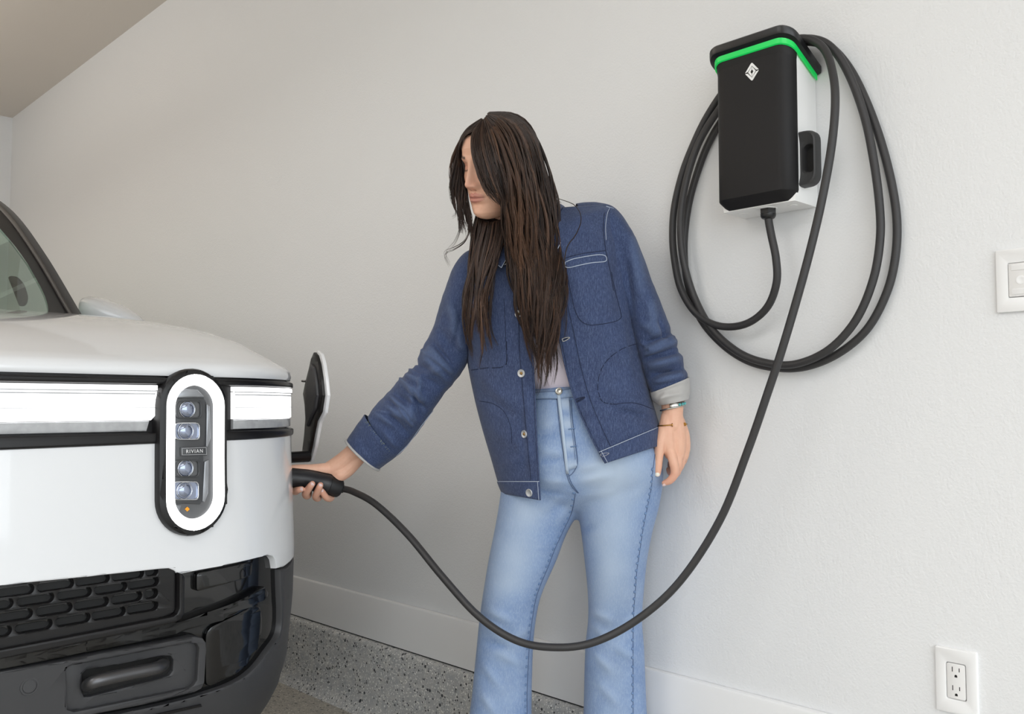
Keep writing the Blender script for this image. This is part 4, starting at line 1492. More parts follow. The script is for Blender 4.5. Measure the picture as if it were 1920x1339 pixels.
for pts, rr in RF:
    rest.append(limb([ga(*p) for p in pts], rr, 6, 14))
nails_r.append((ga(*RF[0][0][-1]), ga(*RF[0][0][-2]), 0.0070))
RV, RFc = remesh_obj(rest, 0.0016, 3)

# trunk, neck, upper arms and legs under the clothes
core = []
neckb = ga(962, 455, 2.235)
core.append(limb([hw3(np.array([0, -0.018, -0.045])), hw3(np.array([0, -0.030, -0.105])), ga(958, 428, 2.21), ga(966, 462, 2.235), ga(985, 505, 2.255)], [0.046, 0.0475, 0.049, 0.052, 0.062], 6, 22))
core.append(limb([ga(985, 500, 2.262), ga(1010, 570, 2.27), ga(1035, 680, 2.27), ga(1065, 790, 2.27), ga(1085, 890, 2.27)], [0.075, 0.090, 0.085, 0.075, 0.085], 6, 24))
core.append(limb([ga(985, 505, 2.27), ga(900, 540, 2.29), ga(862, 600, 2.302), ga(812, 695, 2.33), ga(742, 785, 2.375)], [0.05, 0.045, 0.040, 0.036, 0.034], 6, 18))
core.append(limb([ga(1010, 470, 2.26), ga(1112, 445, 2.245), ga(1170, 530, 2.225), ga(1222, 635, 2.20), ga(1251, 700, 2.19)], [0.05, 0.044, 0.040, 0.036, 0.033], 6, 18))
core.append(limb([ga(1045, 880, 2.28), ga(1005, 980, 2.285), ga(955, 1150, 2.285), ga(943, 1330, 2.30), ga(934, 1490, 2.31), ga(934, 1525, 2.31)], [0.070, 0.066, 0.052, 0.045, 0.038, 0.036], 6, 18))
core.append(limb([ga(1130, 880, 2.25), ga(1150, 980, 2.245), ga(1153, 1150, 2.235), ga(1154, 1330, 2.24), ga(1155, 1490, 2.25), ga(1155, 1525, 2.25)], [0.072, 0.068, 0.052, 0.045, 0.038, 0.036], 6, 18))
CV_, CF_ = remesh_obj(core, 0.008, 3)


def hand_colour(V, tips):
    c = np.tile(SK, (len(V), 1))
    d = np.min([np.linalg.norm(V - t, axis=1) for t in tips], axis=0)
    w = np.clip(1 - d / 0.05, 0, 1)[:, None] * 0.55
    return c * (1 - w) + np.array(rgb(214, 148, 126)[:3]) * w


cols = [HCOL, hand_colour(GV, [n[0] for n in nails_h]), hand_colour(RV, [ga(*r[0][3]) for r in RF]), np.tile(SK, (len(CV_), 1))]
V, F = join([(HV, HF), (GV, GF), (RV, RFc), (CV_, CF_)])
BODY = mk('body', V, F, M_SKIN, PER, angle=180)
set_attr(BODY, 'tint', np.hstack([np.vstack(cols), np.ones((len(V), 1))]), 'COLOR')

M_NAIL = Mat('fingernail', rgb(236, 206, 202), 0.2, Coat_Weight=0.6).m
M_NAILP = Mat('thumbnail_polish', rgb(232, 228, 216), 0.18, Coat_Weight=0.6).m
for k, (tip, prev, r) in enumerate(nails_h + nails_r):
    ax_ = tip - prev
    ax_ /= np.linalg.norm(ax_)
    tocam = CAM - tip
    tocam -= ax_ * (tocam @ ax_)
    tocam /= np.linalg.norm(tocam)
    if k == 5:
        tocam = tocam * 0.5 + np.array([0, 0, -1.0])
        tocam -= ax_ * (tocam @ ax_)
        tocam /= np.linalg.norm(tocam)
    sd = np.cross(ax_, tocam)
    c = tip - ax_ * 0.001
    G = []
    for v in np.linspace(-1, 1, 9):
        row = []
        for u in np.linspace(-1, 1, 9):
            e = math.sqrt(max(0, 1 - abs(v) ** 3)) * 0.5 + 0.5 * (1 - abs(v) ** 6)
            a = u * 0.95 * e
            row.append(c + ax_ * (v * 0.0062 + 0.0005) + sd * (r * 0.90 * math.sin(a)) + tocam * (r * (0.95 * math.cos(a) + 0.15) - 0.0014 * max(0, v) ** 2 - 0.0004))
        G.append(row)
    mk('fingernail', *grid(G), M_NAILP if k == 4 else M_NAIL, BODY, angle=180)

# ------------------------------------------------------------------ jeans
def ring2(pl, pr, d0, d1, tf, tb, n=40, e=0.85, tilt=0.0):
    """ring round a limb from its two outline points in view; tf/tb half thickness towards/away from the viewer"""
    A, B = at(pl[0], pl[1], d0), at(pr[0], pr[1], d1)
    c, h = (A + B) / 2, (B - A) / 2
    out = []
    for t in np.linspace(0, 2 * np.pi, n, endpoint=False):
        cs, sn = math.cos(t), math.sin(t)
        cs_ = math.copysign(abs(cs) ** e, cs)
        sn_ = math.copysign(abs(sn) ** e, sn)
        out.append(c + h * cs_ - F0 * (sn_ * (tf if sn > 0 else tb)))
    return out


def rows_interp(rows, per=6):
    return catmull(np.array(rows, float), per)


hip = rows_interp([[986, 730, 1162, 718, .094, .09], [974, 765, 1185, 752, .104, .10], [955, 820, 1215, 808, .112, .11], [944, 875, 1236, 862, .116, .12], [946, 912, 1236, 902, .100, .115], [962, 940, 1220, 930, .070, .10], [990, 958, 1190, 952, .035, .07]], 5)
lleg = rows_interp([[952, 840, 1070, 836, .100, .10], [945, 872, 1086, 868, .108, .11], [941, 905, 1092, 900, .106, .11], [935, 950, 1087, 950, .098, .10], [926, 1000, 1062, 1000, .092, .095], [916, 1050, 1043, 1050, .085, .085], [906, 1110, 1016, 1112, .076, .075], [899, 1160, 1005, 1160, .070, .070], [894, 1210, 1000, 1210, .068, .068],
                    [889, 1260, 998, 1260, .068, .068], [884, 1310, 997, 1310, .069, .069], [879, 1345, 997, 1345, .070, .070], [871, 1400, 998, 1400, .073, .073], [861, 1470, 999, 1470, .077, .077], [856, 1532, 1000, 1532, .080, .080]], 6)
rleg = rows_interp([[1090, 840, 1226, 828, .104, .10], [1078, 872, 1238, 862, .110, .11], [1074, 905, 1242, 892, .108, .11], [1082, 950, 1236, 940, .100, .10], [1090, 1000, 1222, 995, .094, .095], [1096, 1050, 1212, 1048, .085, .085], [1102, 1110, 1206, 1110, .075, .074], [1103, 1160, 1203, 1160, .069, .069], [1098, 1210, 1207, 1210, .067, .067],
                    [1096, 1260, 1209, 1260, .068, .068], [1095, 1310, 1211, 1310, .069, .069], [1094, 1345, 1213, 1345, .070, .070], [1091, 1400, 1217, 1400, .073, .073], [1087, 1470, 1222, 1470, .077, .077], [1085, 1532, 1226, 1532, .080, .080]], 6)
parts = [grid([ring2((r[0], r[1]), (r[2], r[3]), dep(r[0]) - .005, dep(r[2]) - .005, r[4], r[5]) for r in hip], cv=True, capu=True),
         grid([ring2((r[0], r[1]), (r[2], r[3]), 2.285, 2.280, r[4], r[5]) for r in lleg], cv=True, capu=True),
         grid([ring2((r[0], r[1]), (r[2], r[3]), 2.245, 2.240, r[4], r[5]) for r in rleg], cv=True, capu=True)]
JV, JF = remesh_obj(parts, 0.0060, 14)
ctr = JV.mean(axis=0)
fr = ((JV - at(1070, 1100, 2.265)) @ F0) < 0.02
fl_lines = [(1008, 800, 1050, 790, 7, .0022), (1005, 822, 1052, 815, 6, -.002), (1006, 842, 1056, 850, 7, .0025), (1008, 866, 1060, 862, 6, -.002), (1010, 900, 1070, 905, 8, .003), (1005, 918, 1068, 930, 6, -.002),
            (1086, 880, 1130, 868, 9, .003), (1080, 905, 1150, 890, 9, .003), (1085, 935, 1160, 920, 8, .002), (1070, 945, 1040, 985, 9, .003), (1062, 925, 1010, 960, 8, .003),
            (902, 1140, 960, 1165, 9, .004), (905, 1168, 950, 1200, 9, .0035), (898, 1205, 950, 1215, 9, -.003), (925, 1220, 985, 1250, 8, .003), (900, 1240, 940, 1290, 8, .003), (995, 1180, 955, 1200, 8, .003),
            (1104, 1145, 1150, 1165, 9, .004), (1106, 1172, 1140, 1198, 8, .0035), (1150, 1210, 1200, 1240, 9, .003), (1110, 1225, 1150, 1260, 8, .0035), (1200, 1150, 1165, 1175, 8, .003), (1120, 1280, 1160, 1320, 9, .003), (900, 1300, 930, 1339, 8, .003),
            (1225, 900, 1180, 940, 9, .002), (1090, 1000, 1120, 985, 8, -.002)]
h = folds(JV, fl_lines)
JV = JV - F0 * (h * fr)[:, None]
JEANS = mk('jeans', JV, JF, M_JEANS, PER, angle=180)
xy = projv(JV)
w = np.zeros(len(JV))
for (x0, y0, x1, y1, s, a) in ((985, 965, 950, 1090, 42, .85), (1150, 900, 1148, 1100, 46, .85), (1100, 880, 1200, 870, 40, .5), (1025, 760, 1040, 900, 24, .25), (945, 1200, 935, 1500, 36, .3), (1148, 1200, 1150, 1500, 38, .35)):
    d, t = segdist(xy, (x0, y0), (x1, y1))
    w += a * np.exp(-(d / s) ** 2)
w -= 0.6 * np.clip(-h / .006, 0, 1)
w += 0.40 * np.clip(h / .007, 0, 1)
w += np.array([0.22 * noise3(p, 18.0) for p in JV])
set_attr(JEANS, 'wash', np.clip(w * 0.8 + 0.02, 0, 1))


def bvh_of(*objs):
    V, F, n = [], [], 0
    for o in objs:
        me = o.data
        V += [v.co.copy() for v in me.vertices]
        F += [tuple(i + n for i in p.vertices) for p in me.polygons]
        n = len(V)
    return BVHTree.FromPolygons(V, F)


def onto(bvh, px, py, lift=0.0):
    d = ray(px, py)
    h = bvh.ray_cast(Vector(CAM), Vector(d).normalized())
    if h[0] is None:
        return None, None
    n = np.array(h[1])
    if n @ d > 0:
        n = -n
    return np.array(h[0]) + n * lift, n


def seam(name, bvh, pts, r, mat, parent, lift=0.0006, per=6, dash=None, sides=5):
    """thread laid on cloth along a line; dash = (on, off) in samples"""
    P = []
    for q in catmull(pts, per):
        p, n = onto(bvh, q[0], q[1], lift)
        P.append(p)
    runs, cur = [], []
    for p in P:
        if p is None or (cur and np.linalg.norm(p - cur[-1]) > 0.03):
            if len(cur) > 1:
                runs.append(cur)
            cur = [] if p is None else [p]
        else:
            cur.append(p)
    if len(cur) > 1:
        runs.append(cur)
    if dash:
        rr = []
        for c in runs:
            i = 0
            while i < len(c) - 1:
                rr.append(c[i:i + dash[0] + 1])
                i += dash[0] + dash[1]
        runs = [c for c in rr if len(c) > 1]
    if not runs:
        return None
    return mk(name, *join([tube(c, r, sides) for c in runs]), mat, parent, angle=180)


def disc(name, bvh, px, py, prof_, mat, parent, sides=24, lift=0.0):
    p, n = onto(bvh, px, py, lift)
    return mk(name, *lathe(p, n, prof_, sides), mat, parent, angle=35), p, n


jb = bvh_of(JEANS)
# waistband, fly, seams
WB = [(996, 735), (1020, 733), (1048, 731), (1070, 727), (1110, 722)]
WB2 = [(994, 750), (1020, 748), (1048, 748), (1072, 745), (1112, 742)]


def band(name, bvh, top, bot, mat, parent, lift=0.003, per=5, rows=4):
    T, B = catmull(top, per), catmull(bot, per)
    G = []
    for k in range(rows):
        f = k / (rows - 1)
        row = []
        for a, b in zip(T, B):
            q = a * (1 - f) + b * f
            p, n = onto(bvh, q[0], q[1], lift)
            if p is None:
                p = row[-1] if row else at(q[0], q[1], 2.16)
            row.append(p)
        G.append(row)
    o = mk(name, *grid(G), mat, parent, angle=180)
    s = o.modifiers.new('thickness', 'SOLIDIFY')
    s.thickness = lift * 0.9
    s.offset = 0
    return o


wbd = band('waistband', jb, WB, WB2, M_JEANS, JEANS, 0.0035)
a_ = wbd.data.attributes.new('wash', 'FLOAT', 'POINT')
a_.data.foreach_set('value', np.full(len(wbd.data.vertices), 0.25, dtype=np.float32))
jb2 = bvh_of(JEANS, wbd)
seam('stitching', jb2, WB2, 0.0009, M_THREADB, wbd, 0.0018)
seam('stitching', jb2, [(q[0], q[1] + 2.5) for q in WB], 0.0006, M_THREADB, wbd, 0.0020)
fly = band('fly', jb, [(1046, 748), (1068, 746)], [(1064, 882), (1083, 876)], M_JEANS, JEANS, 0.0022, per=6, rows=18)
a_ = fly.data.attributes.new('wash', 'FLOAT', 'POINT')
fv = np.array([0.10 + 0.75 * (0.5 + 0.5 * math.sin(projv(np.array(v.co))[1] * 0.16)) for v in fly.data.vertices], dtype=np.float32)
a_.data.foreach_set('value', fv)
jb3 = bvh_of(JEANS, fly, wbd)
fe = band('fly_edge', jb3, [(1045, 740), (1051, 740)], [(1062, 888), (1067, 888)], M_JEANS, JEANS, 0.0022, per=3, rows=18)
a_ = fe.data.attributes.new('wash', 'FLOAT', 'POINT')
a_.data.foreach_set('value', np.full(len(fe.data.vertices), 1.0, dtype=np.float32))
seam('stitching', jb3, [(1044, 748), (1049, 800), (1056, 850), (1062, 885)], 0.0007, M_THREADB, JEANS, 0.0010)
seam('stitching', jb3, [(1071, 750), (1074, 790), (1079, 830), (1083, 862), (1081, 876), (1073, 888), (1066, 893)], 0.0007, M_THREADB, JEANS, 0.0014)
seam('stitching', jb3, [(1068, 750), (1071, 790), (1076, 830), (1079, 862)], 0.0006, M_THREADB, JEANS, 0.0026)
for dx in (0, 3.2):
    seam('stitching', jb3, [(1061 + dx, 882), (1066 + dx, 900), (1074 + dx, 914), (1083 + dx * .6, 924)], 0.0008, M_THREADB, JEANS, 0.0012)
for y in (805, 838):
    seam('bar_tack', jb3, [(1066 + (y - 805) * .12, y), (1078 + (y - 805) * .12, y - 2)], 0.0014, M_JDARK, JEANS, 0.0026)
btn, p_, n_b = disc('button', jb3, 1049, 734.5, [(0.0, 0.0088), (0.003, 0.0088), (0.0042, 0.0076), (0.0034, 0.0062), (0.0036, 0.004), (0.0048, 0.0022), (0.0050, 0.0002)], M_BTNJ, JEANS, lift=0.0025)
# puckered inner and outer leg seams
inn = [(1085, 925), (1078, 960), (1062, 995), (1046, 1030), (1034, 1062), (1020, 1095), (1010, 1125), (1004, 1160), (999, 1200), (996, 1250), (994, 1300), (994, 1339), (994, 1400)]
inn = [(x - 6, y) for x, y in inn]
out_ = [(1224, 880), (1221, 915), (1214, 950), (1206, 990), (1200, 1030), (1194, 1070), (1191, 1110), (1188, 1150), (1187, 1200), (1187, 1250), (1187, 1300), (1187, 1339), (1187, 1400)]
for ln in (inn, out_):
    seam('leg_seam', jb, ln, 0.0010, M_THREADB, JEANS, 0.0004)
    pk = []
    for q in catmull(ln, 3):
        p, n = onto(jb, q[0] + (-3 if ln is inn else -1), q[1], 0.0002)
        if p is not None:
            pk.append(lathe(p, n, [(0, 0.0042), (0.0010, 0.0034), (0.0014, 0.0016)], 8))
    mk('seam_pucker', *join(pk), M_JDARK, JEANS, angle=180)
seam('leg_seam', jb, [(1228, 850), (1224, 880)], 0.0010, M_THREADB, JEANS, 0.0004)

# boots under the hems, on the floor
for x, d in ((930, 2.27), (1156, 2.23)):
    c = at(x, 1535, d)
    c[2] = 0.0
    fw = -F0 * 0.9 - rgt * 0.35
    fw /= np.linalg.norm(fw)
    sd = np.array([fw[1], -fw[0], 0])
    G = []
    for s, w_, h_ in ((-0.085, 0.018, 0.05), (-0.075, 0.032, 0.075), (-0.03, 0.036, 0.085), (0.04, 0.040, 0.07), (0.10, 0.044, 0.055), (0.145, 0.038, 0.045), (0.165, 0.022, 0.03)):
        ring = []
        for t in np.linspace(0, 2 * np.pi, 20, endpoint=False):
            u, v = math.cos(t), math.sin(t)
            ring.append(c + fw * s + sd * w_ * u + np.array([0, 0, max(0.0, h_ * 0.5 * (1 + math.copysign(abs(v) ** 0.6, v)))]))
        G.append(ring)
    mk('boot', *grid(G, cv=True, capu=True), M_BOOT, PER, angle=60)

# ------------------------------------------------------------------ tee
tr = rows_interp([[930, 462, 1040, 430, .055, .08], [915, 500, 1080, 480, .070, .10], [905, 560, 1110, 540, .088, .10], [915, 640, 1140, 625, .098, .10], [950, 690, 1150, 680, .098, .10], [985, 722, 1160, 712, .090, .09], [995, 738, 1155, 728, .080, .08], [985, 752, 1160, 742, .072, .07]], 8)
TV, TF = grid([ring2((r[0], r[1]), (r[2], r[3]), dep(r[0]) - .01, dep(r[2]) - .01, r[4], r[5], 48) for r in tr], cv=True)
TV = np.array(TV)
TEE = mk('tee_shirt', TV - F0 * (folds(TV, [(1030, 590, 1040, 700, 7, .003), (1055, 620, 1050, 710, 6, .003), (1020, 640, 1030, 715, 6, -.002)]))[:, None], TF, M_TEE, PER, angle=180, label='pale lilac white tee showing in the open jacket')

# ------------------------------------------------------------------ jacket
JR = np.array([  # L silhouette, left front edge, right front edge, R silhouette, depth of front, depth of back
    [872, 478, 950, 450, 1036, 390, 1136, 383, .055, .05],
    [860, 500, 984, 480, 1008, 432, 1150, 396, .100, .09],
    [857, 545, 994, 528, 1010, 482, 1166, 448, .124, .10],
    [866, 610, 998, 590, 1026, 545, 1178, 515, .132, .105],
    [876, 680, 998, 652, 1046, 622, 1188, 588, .132, .105],
    [889, 745, 1002, 722, 1062, 697, 1201, 655, .130, .11],
    [903, 800, 1005, 790, 1080, 757, 1214, 715, .132, .12],
    [920, 858, 1008, 852, 1106, 815, 1227, 765, .136, .125],
    [933, 903, 1011, 903, 1123, 848, 1237, 800, .139, .13],
    [942, 925, 1013, 938, 1135, 869, 1240, 834, .140, .13],
], float)
RI = rows_interp(JR, 11)
NP, NB = 34, 30


def jacket_rows(RI, lift=0.0):
    out = []
    for r in RI:
        L, OL, OR, R_ = r[0:2], r[2:4], r[4:6], r[6:8]
        tf, tb = r[8] + lift, r[9] + lift
        mid, half = (L[0] + R_[0]) / 2, (R_[0] - L[0]) / 2

        def dfront(px):
            s = np.clip((px - mid) / half, -1, 1)
            return dep(px) - tf * (1 - abs(s) ** 2.6) ** (1 / 2.0)
        row = []
        for k in range(NP):                       # left panel: from its front edge out to the side
            f = 1 - (1 - k / (NP - 1)) ** 1.0
            f = math.sin(f * math.pi / 2) * 0.55 + f * 0.45
            q = OL + (L - OL) * f
            row.append(at(q[0], q[1], dfront(q[0])))
        for k in range(1, NB):                    # round the back
            t = math.pi * k / NB
            px = mid - half * math.cos(t)
            py = L[1] + (R_[1] - L[1]) * (px - L[0]) / (R_[0] - L[0])
            row.append(at(px, py, dep(px) + tb * math.sin(t) ** 0.8))
        for k in range(NP):
            f = 1 - k / (NP - 1)
            f = math.sin(f * math.pi / 2) * 0.55 + f * 0.45
            q = OR + (R_ - OR) * f
            row.append(at(q[0], q[1], dfront(q[0])))
        out.append(row)
    return np.array(out)


JP = jacket_rows(RI)
J_FOLDS = [(890, 700, 960, 760, 10, .0045), (900, 745, 985, 790, 10, -.003), (915, 800, 1000, 850, 12, .004), (935, 880, 990, 850, 9, .0035), (960, 895, 1000, 870, 8, -.003), (870, 560, 930, 640, 13, .004), (985, 690, 995, 900, 5, .0026), (975, 760, 985, 880, 5, -.002),
           (1070, 480, 1110, 620, 14, .004), (1150, 470, 1165, 610, 9, -.005), (1125, 660, 1190, 640, 10, .003), (1140, 758, 1228, 772, 5, .006), (1120, 752, 1225, 788, 5, -.004), (1090, 700, 1110, 820, 8, .003), (1170, 560, 1195, 700, 7, -.004),
           (1060, 420, 1140, 450, 14, .003), (880, 620, 905, 740, 8, -.003), (1060, 690, 1085, 790, 5, .003)]
POCKETS = [  # raised cloth: outlines in view
    [(1054, 496), (1136, 480), (1150, 545), (1163, 590), (1158, 602), (1118, 610), (1098, 608), (1085, 598), (1070, 560)],
    [(1193, 645), (1150, 668), (1128, 690), (1122, 720), (1124, 750), (1140, 760), (1190, 758), (1222, 772), (1214, 700)],
    [(872, 560), (948, 560), (950, 688), (880, 695)],
    [(884, 748), (920, 752), (945, 770), (958, 800), (962, 850), (930, 872), (915, 860)]]


def cloth(P, lines, normal_dir=None, nz=0.0018, sc=14.0, pockets=()):
    P = P.copy()
    sh = P.shape
    Q = P.reshape(-1, 3)
    hh = folds(Q, lines)
    xy = projv(Q)
    for pl in pockets:
        hh += 0.0016 * inpoly(xy, pl)
    hh += nz * np.array([noise3(q, sc) + 0.5 * noise3(q, sc * 2.7) for q in Q])
    if normal_dir is None:
        Q = Q - F0 * hh[:, None]
    else:
        Q = Q + normal_dir.reshape(-1, 3) * hh[:, None]
    return Q.reshape(sh)


bk = np.ones(JP.shape[:2], bool)
bk[:, NP:NP + NB - 1] = False
JPc = cloth(JP, J_FOLDS, pockets=POCKETS)
JP[bk] = JPc[bk]
JACKET = mk('jacket', *grid(JP), M_DENIM, PER, angle=180, label='dark indigo denim jacket worn open')
s_ = JACKET.modifiers.new('thickness', 'SOLIDIFY')
s_.thickness = 0.0022
s_.offset = -1 if True else 1
kb = bvh_of(JACKET)


# hem band, front edges
def strip_rows(i0, i1, cols, lift):
    G = []
    for i in range(i0, i1 + 1):
        row = []
        for j in cols:
            p = JP[i, j]
            v = CAM - p
            row.append(p + v / np.linalg.norm(v) * lift)
        G.append(row)
    return G


nr = JP.shape[0]
hb0 = nr - 12
for nm, cols in (('hem_band', range(0, NP)), ('hem_band', range(NP + NB - 1, 2 * NP + NB - 1))):
    o = mk(nm, *grid(strip_rows(hb0, nr - 1, cols, 0.0024)), M_DENIM, JACKET, angle=180)
    m_ = o.modifiers.new('thickness', 'SOLIDIFY')
    m_.thickness = 0.004
    m_.offset = 0
for c in (0, 2 * NP + NB - 2):
    o = mk('front_edge', *tube(JP[:, c] + (CAM - JP[:, c]) * 0.0006, 0.0017, 6), M_DENIM, JACKET, angle=180)
for c, sgn in ((5, 1), (2 * NP + NB - 7, -1)):
    mk('stitching', *tube(JP[:hb0, c] + (CAM - JP[:hb0, c]) * 0.0007, 0.0006, 5), M_THREADD, JACKET, angle=180)
mk('stitching', *tube(np.array(strip_rows(hb0, hb0, range(0, NP), 0.0052)[0]), 0.0009, 5), M_THREAD, JACKET, angle=180)
mk('stitching', *tube(np.array(strip_rows(hb0, hb0, range(NP + NB - 1, 2 * NP + NB - 1), 0.0052)[0]), 0.0009, 5), M_THREAD, JACKET, angle=180)
mk('stitching', *tube(np.array([r[0] for r in strip_rows(hb0, nr - 1, [1], 0.0052)]), 0.0007, 5), M_THREAD, JACKET, angle=180)
mk('stitching', *tube(np.array([r[0] for r in strip_rows(hb0, nr - 1, [2 * NP + NB - 3], 0.0052)]), 0.0007, 5), M_THREAD, JACKET, angle=180)


# sleeves: pairs of outline points (outer, inner), depth, half thickness
def sleeve(rows, per, e=0.95, n=100):
    R = rows_interp(rows, per)
    return np.array([ring2((r[0], r[1]), (r[2], r[3]), r[4], r[5], r[6], r[6], n, e) for r in R])


def outward(G):
    c = G.mean(axis=1, keepdims=True)
    v = G - c
    return v / (np.linalg.norm(v, axis=2, keepdims=True) + 1e-9)


SL = sleeve([[905, 462, 925, 560, 2.30, 2.28, .062], [872, 474, 915, 600, 2.30, 2.29, .070], [848, 506, 893, 645, 2.30, 2.295, .074], [831, 552, 878, 678, 2.305, 2.30, .070], [815, 605, 862, 704, 2.312, 2.308, .064], [797, 648, 842, 727, 2.32, 2.316, .060],
             [772, 690, 818, 758, 2.335, 2.33, .057], [745, 719, 795, 796, 2.35, 2.345, .056], [722, 742, 772, 826, 2.365, 2.36, .055], [701, 765, 750, 850, 2.38, 2.372, .053], [690, 780, 735, 862, 2.385, 2.38, .051]], 16)
SLF = [(800, 650, 850, 700, 8, .006), (770, 680, 830, 735, 8, -.005), (790, 665, 845, 720, 6, .004), (745, 718, 800, 752, 7, .006), (735, 735, 790, 770, 6, -.005), (730, 742, 785, 792, 6, .005), (715, 758, 770, 790, 6, .004), (725, 770, 765, 815, 6, -.005), (775, 720, 770, 790, 7, .005),
       (840, 560, 865, 640, 10, .005), (820, 610, 850, 660, 8, -.004), (845, 610, 872, 660, 8, .004), (755, 700, 800, 720, 6, .004), (700, 775, 745, 800, 6, .004), (800, 700, 830, 690, 6, .005), (712, 800, 745, 840, 6, .003)]
SLF += [(742, 705, 792, 742, 3, .004), (752, 722, 800, 770, 3.5, -.005), (738, 752, 775, 800, 3, .004), (765, 668, 812, 700, 3.5, -.005), (758, 690, 815, 712, 3, .004), (722, 748, 760, 772, 3, -.004), (785, 655, 838, 690, 3.5, .004), (790, 700, 782, 770, 4, .005), (770, 720, 795, 790, 3, -.004), (706, 770, 750, 782, 3, .004), (812, 640, 850, 690, 4, -.004), (860, 600, 850, 660, 5, -.004)]
SL0 = SL
SL = cloth(SL, [(a, b, c, d, w_, am * 1.25) for a, b, c, d, w_, am in SLF], outward(SL), 0.0026, 18.0)
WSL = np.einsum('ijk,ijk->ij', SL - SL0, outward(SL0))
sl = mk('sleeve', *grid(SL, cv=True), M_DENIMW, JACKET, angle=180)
set_attr(sl, 'wash', np.clip((WSL - 0.003) / 0.018, 0, 0.28))  # fold crests paler: wear, plus lit-fold contrast put into the colour
SRr = sleeve([[1080, 385, 1120, 520, 2.25, 2.24, .060], [1118, 381, 1152, 560, 2.245, 2.235, .068], [1152, 392, 1166, 590, 2.24, 2.23, .072], [1180, 432, 1176, 612, 2.235, 2.225, .070], [1205, 490, 1184, 632, 2.228, 2.215, .066], [1229, 550, 1192, 655, 2.22, 2.205, .062], [1250, 602, 1200, 678, 2.21, 2.198, .058],
              [1266, 645, 1209, 702, 2.20, 2.19, .055], [1279, 680, 1217, 722, 2.192, 2.184, .052], [1287, 708, 1224, 738, 2.186, 2.18, .050]], 16)
SRF = [(1185, 440, 1205, 560, 12, .005), (1160, 430, 1178, 560, 9, -.004), (1215, 560, 1235, 640, 10, .005), (1205, 648, 1262, 620, 6, -.005), (1208, 662, 1270, 640, 6, .006), (1212, 676, 1272, 660, 5, -.005), (1214, 688, 1276, 672, 6, .006), (1218, 704, 1280, 690, 5, -.005), (1222, 716, 1284, 702, 6, .005), (1195, 600, 1240, 630, 8, .004)]
SRF += [(1204, 655, 1266, 632, 3, .004), (1210, 670, 1270, 650, 3, -.004), (1214, 682, 1250, 676, 3, .004), (1220, 710, 1262, 695, 3, -.004), (1230, 600, 1250, 640, 4, -.004), (1200, 640, 1225, 655, 3, .004), (1175, 480, 1190, 600, 5, -.003)]
SR0 = SRr
SRr = cloth(SRr, [(a, b, c, d, w_, am * 1.25) for a, b, c, d, w_, am in SRF], outward(SRr), 0.0024, 18.0)
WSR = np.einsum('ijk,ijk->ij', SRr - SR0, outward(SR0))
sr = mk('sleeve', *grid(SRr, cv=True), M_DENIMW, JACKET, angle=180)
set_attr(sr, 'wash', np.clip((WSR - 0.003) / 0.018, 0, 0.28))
for o in (sl, sr):
    m_ = o.modifiers.new('thickness', 'SOLIDIFY')
    m_.thickness = 0.002
    m_.offset = -1

# turned-back cuffs
CL = sleeve([[684, 777, 745, 853, 2.385, 2.375, .0545], [681, 780, 742, 857, 2.385, 2.377, .0565], [667, 800, 727, 868, 2.39, 2.383, .0565], [651, 825, 711, 880, 2.396, 2.39, .0555]], 6)
cl = mk('cuff', *grid(cloth(CL, [(690, 800, 730, 850, 8, .003), (668, 810, 700, 860, 7, -.002)], outward(CL), .0016, 20), cv=True), M_DENIM, JACKET, angle=180)
CLi = sleeve([[648.5, 826, 709, 883, 2.397, 2.391, .0550], [650, 829, 707, 882, 2.397, 2.391, .0515], [656, 829, 704, 874, 2.396, 2.39, .0480], [680, 808, 726, 850, 2.386, 2.38, .0470]], 5)
mk('cuff_lining', *grid(CLi, cv=True), M_LINING, cl, angle=180)
mk('cuff_rim', *tube(np.vstack([CL[-1] * 0.5 + CLi[0] * 0.5, (CL[-1] * 0.5 + CLi[0] * 0.5)[:1]]), 0.0034, 8, False), M_LINING, cl, angle=180)
CR = sleeve([[1291, 707, 1220, 736, 2.186, 2.178, .0530], [1292, 711, 1219, 740, 2.186, 2.178, .0545], [1292, 728, 1224, 752, 2.184, 2.177, .0530], [1290, 748, 1236, 760, 2.180, 2.175, .0500]], 6)
cr = mk('cuff', *grid(cloth(CR, [(1225, 742, 1285, 720, 4, -.003), (1235, 755, 1250, 735, 5, .005), (1228, 748, 1288, 735, 4, .003)], outward(CR), .003, 24), cv=True), M_LINING, JACKET, angle=180, label='pale grey turned-back cuff lining')
CRi = sleeve([[1290, 748, 1236, 760, 2.180, 2.175, .0500], [1287, 748, 1238, 758, 2.180, 2.175, .0465], [1284, 725, 1234, 738, 2.182, 2.178, .0460]], 4)
mk('cuff_lining', *grid(CRi, cv=True), M_LINING, cr, angle=180)
cb = bvh_of(cl)
# frayed yellow-green thread ends on the near cuff
fray = []
for k in range(26):
    f = random.random()
    x, y = 690 + 50 * f, 785 + 62 * f
    p0, n0 = onto(cb, x, y, 0.001)
    p1, n1 = onto(cb, x - 3 - random.random() * 4, y + 3 + random.random() * 5, 0.001)
    if p0 is not None and p1 is not None:
        fray.append(tube([p0, (p0 + p1) / 2 + n0 * .0008, p1], 0.0010, 4))
mk('frayed_thread', *join(fray), Mat('frayed_thread_ends', rgb(126, 136, 112), 0.9).m, cl, angle=180)

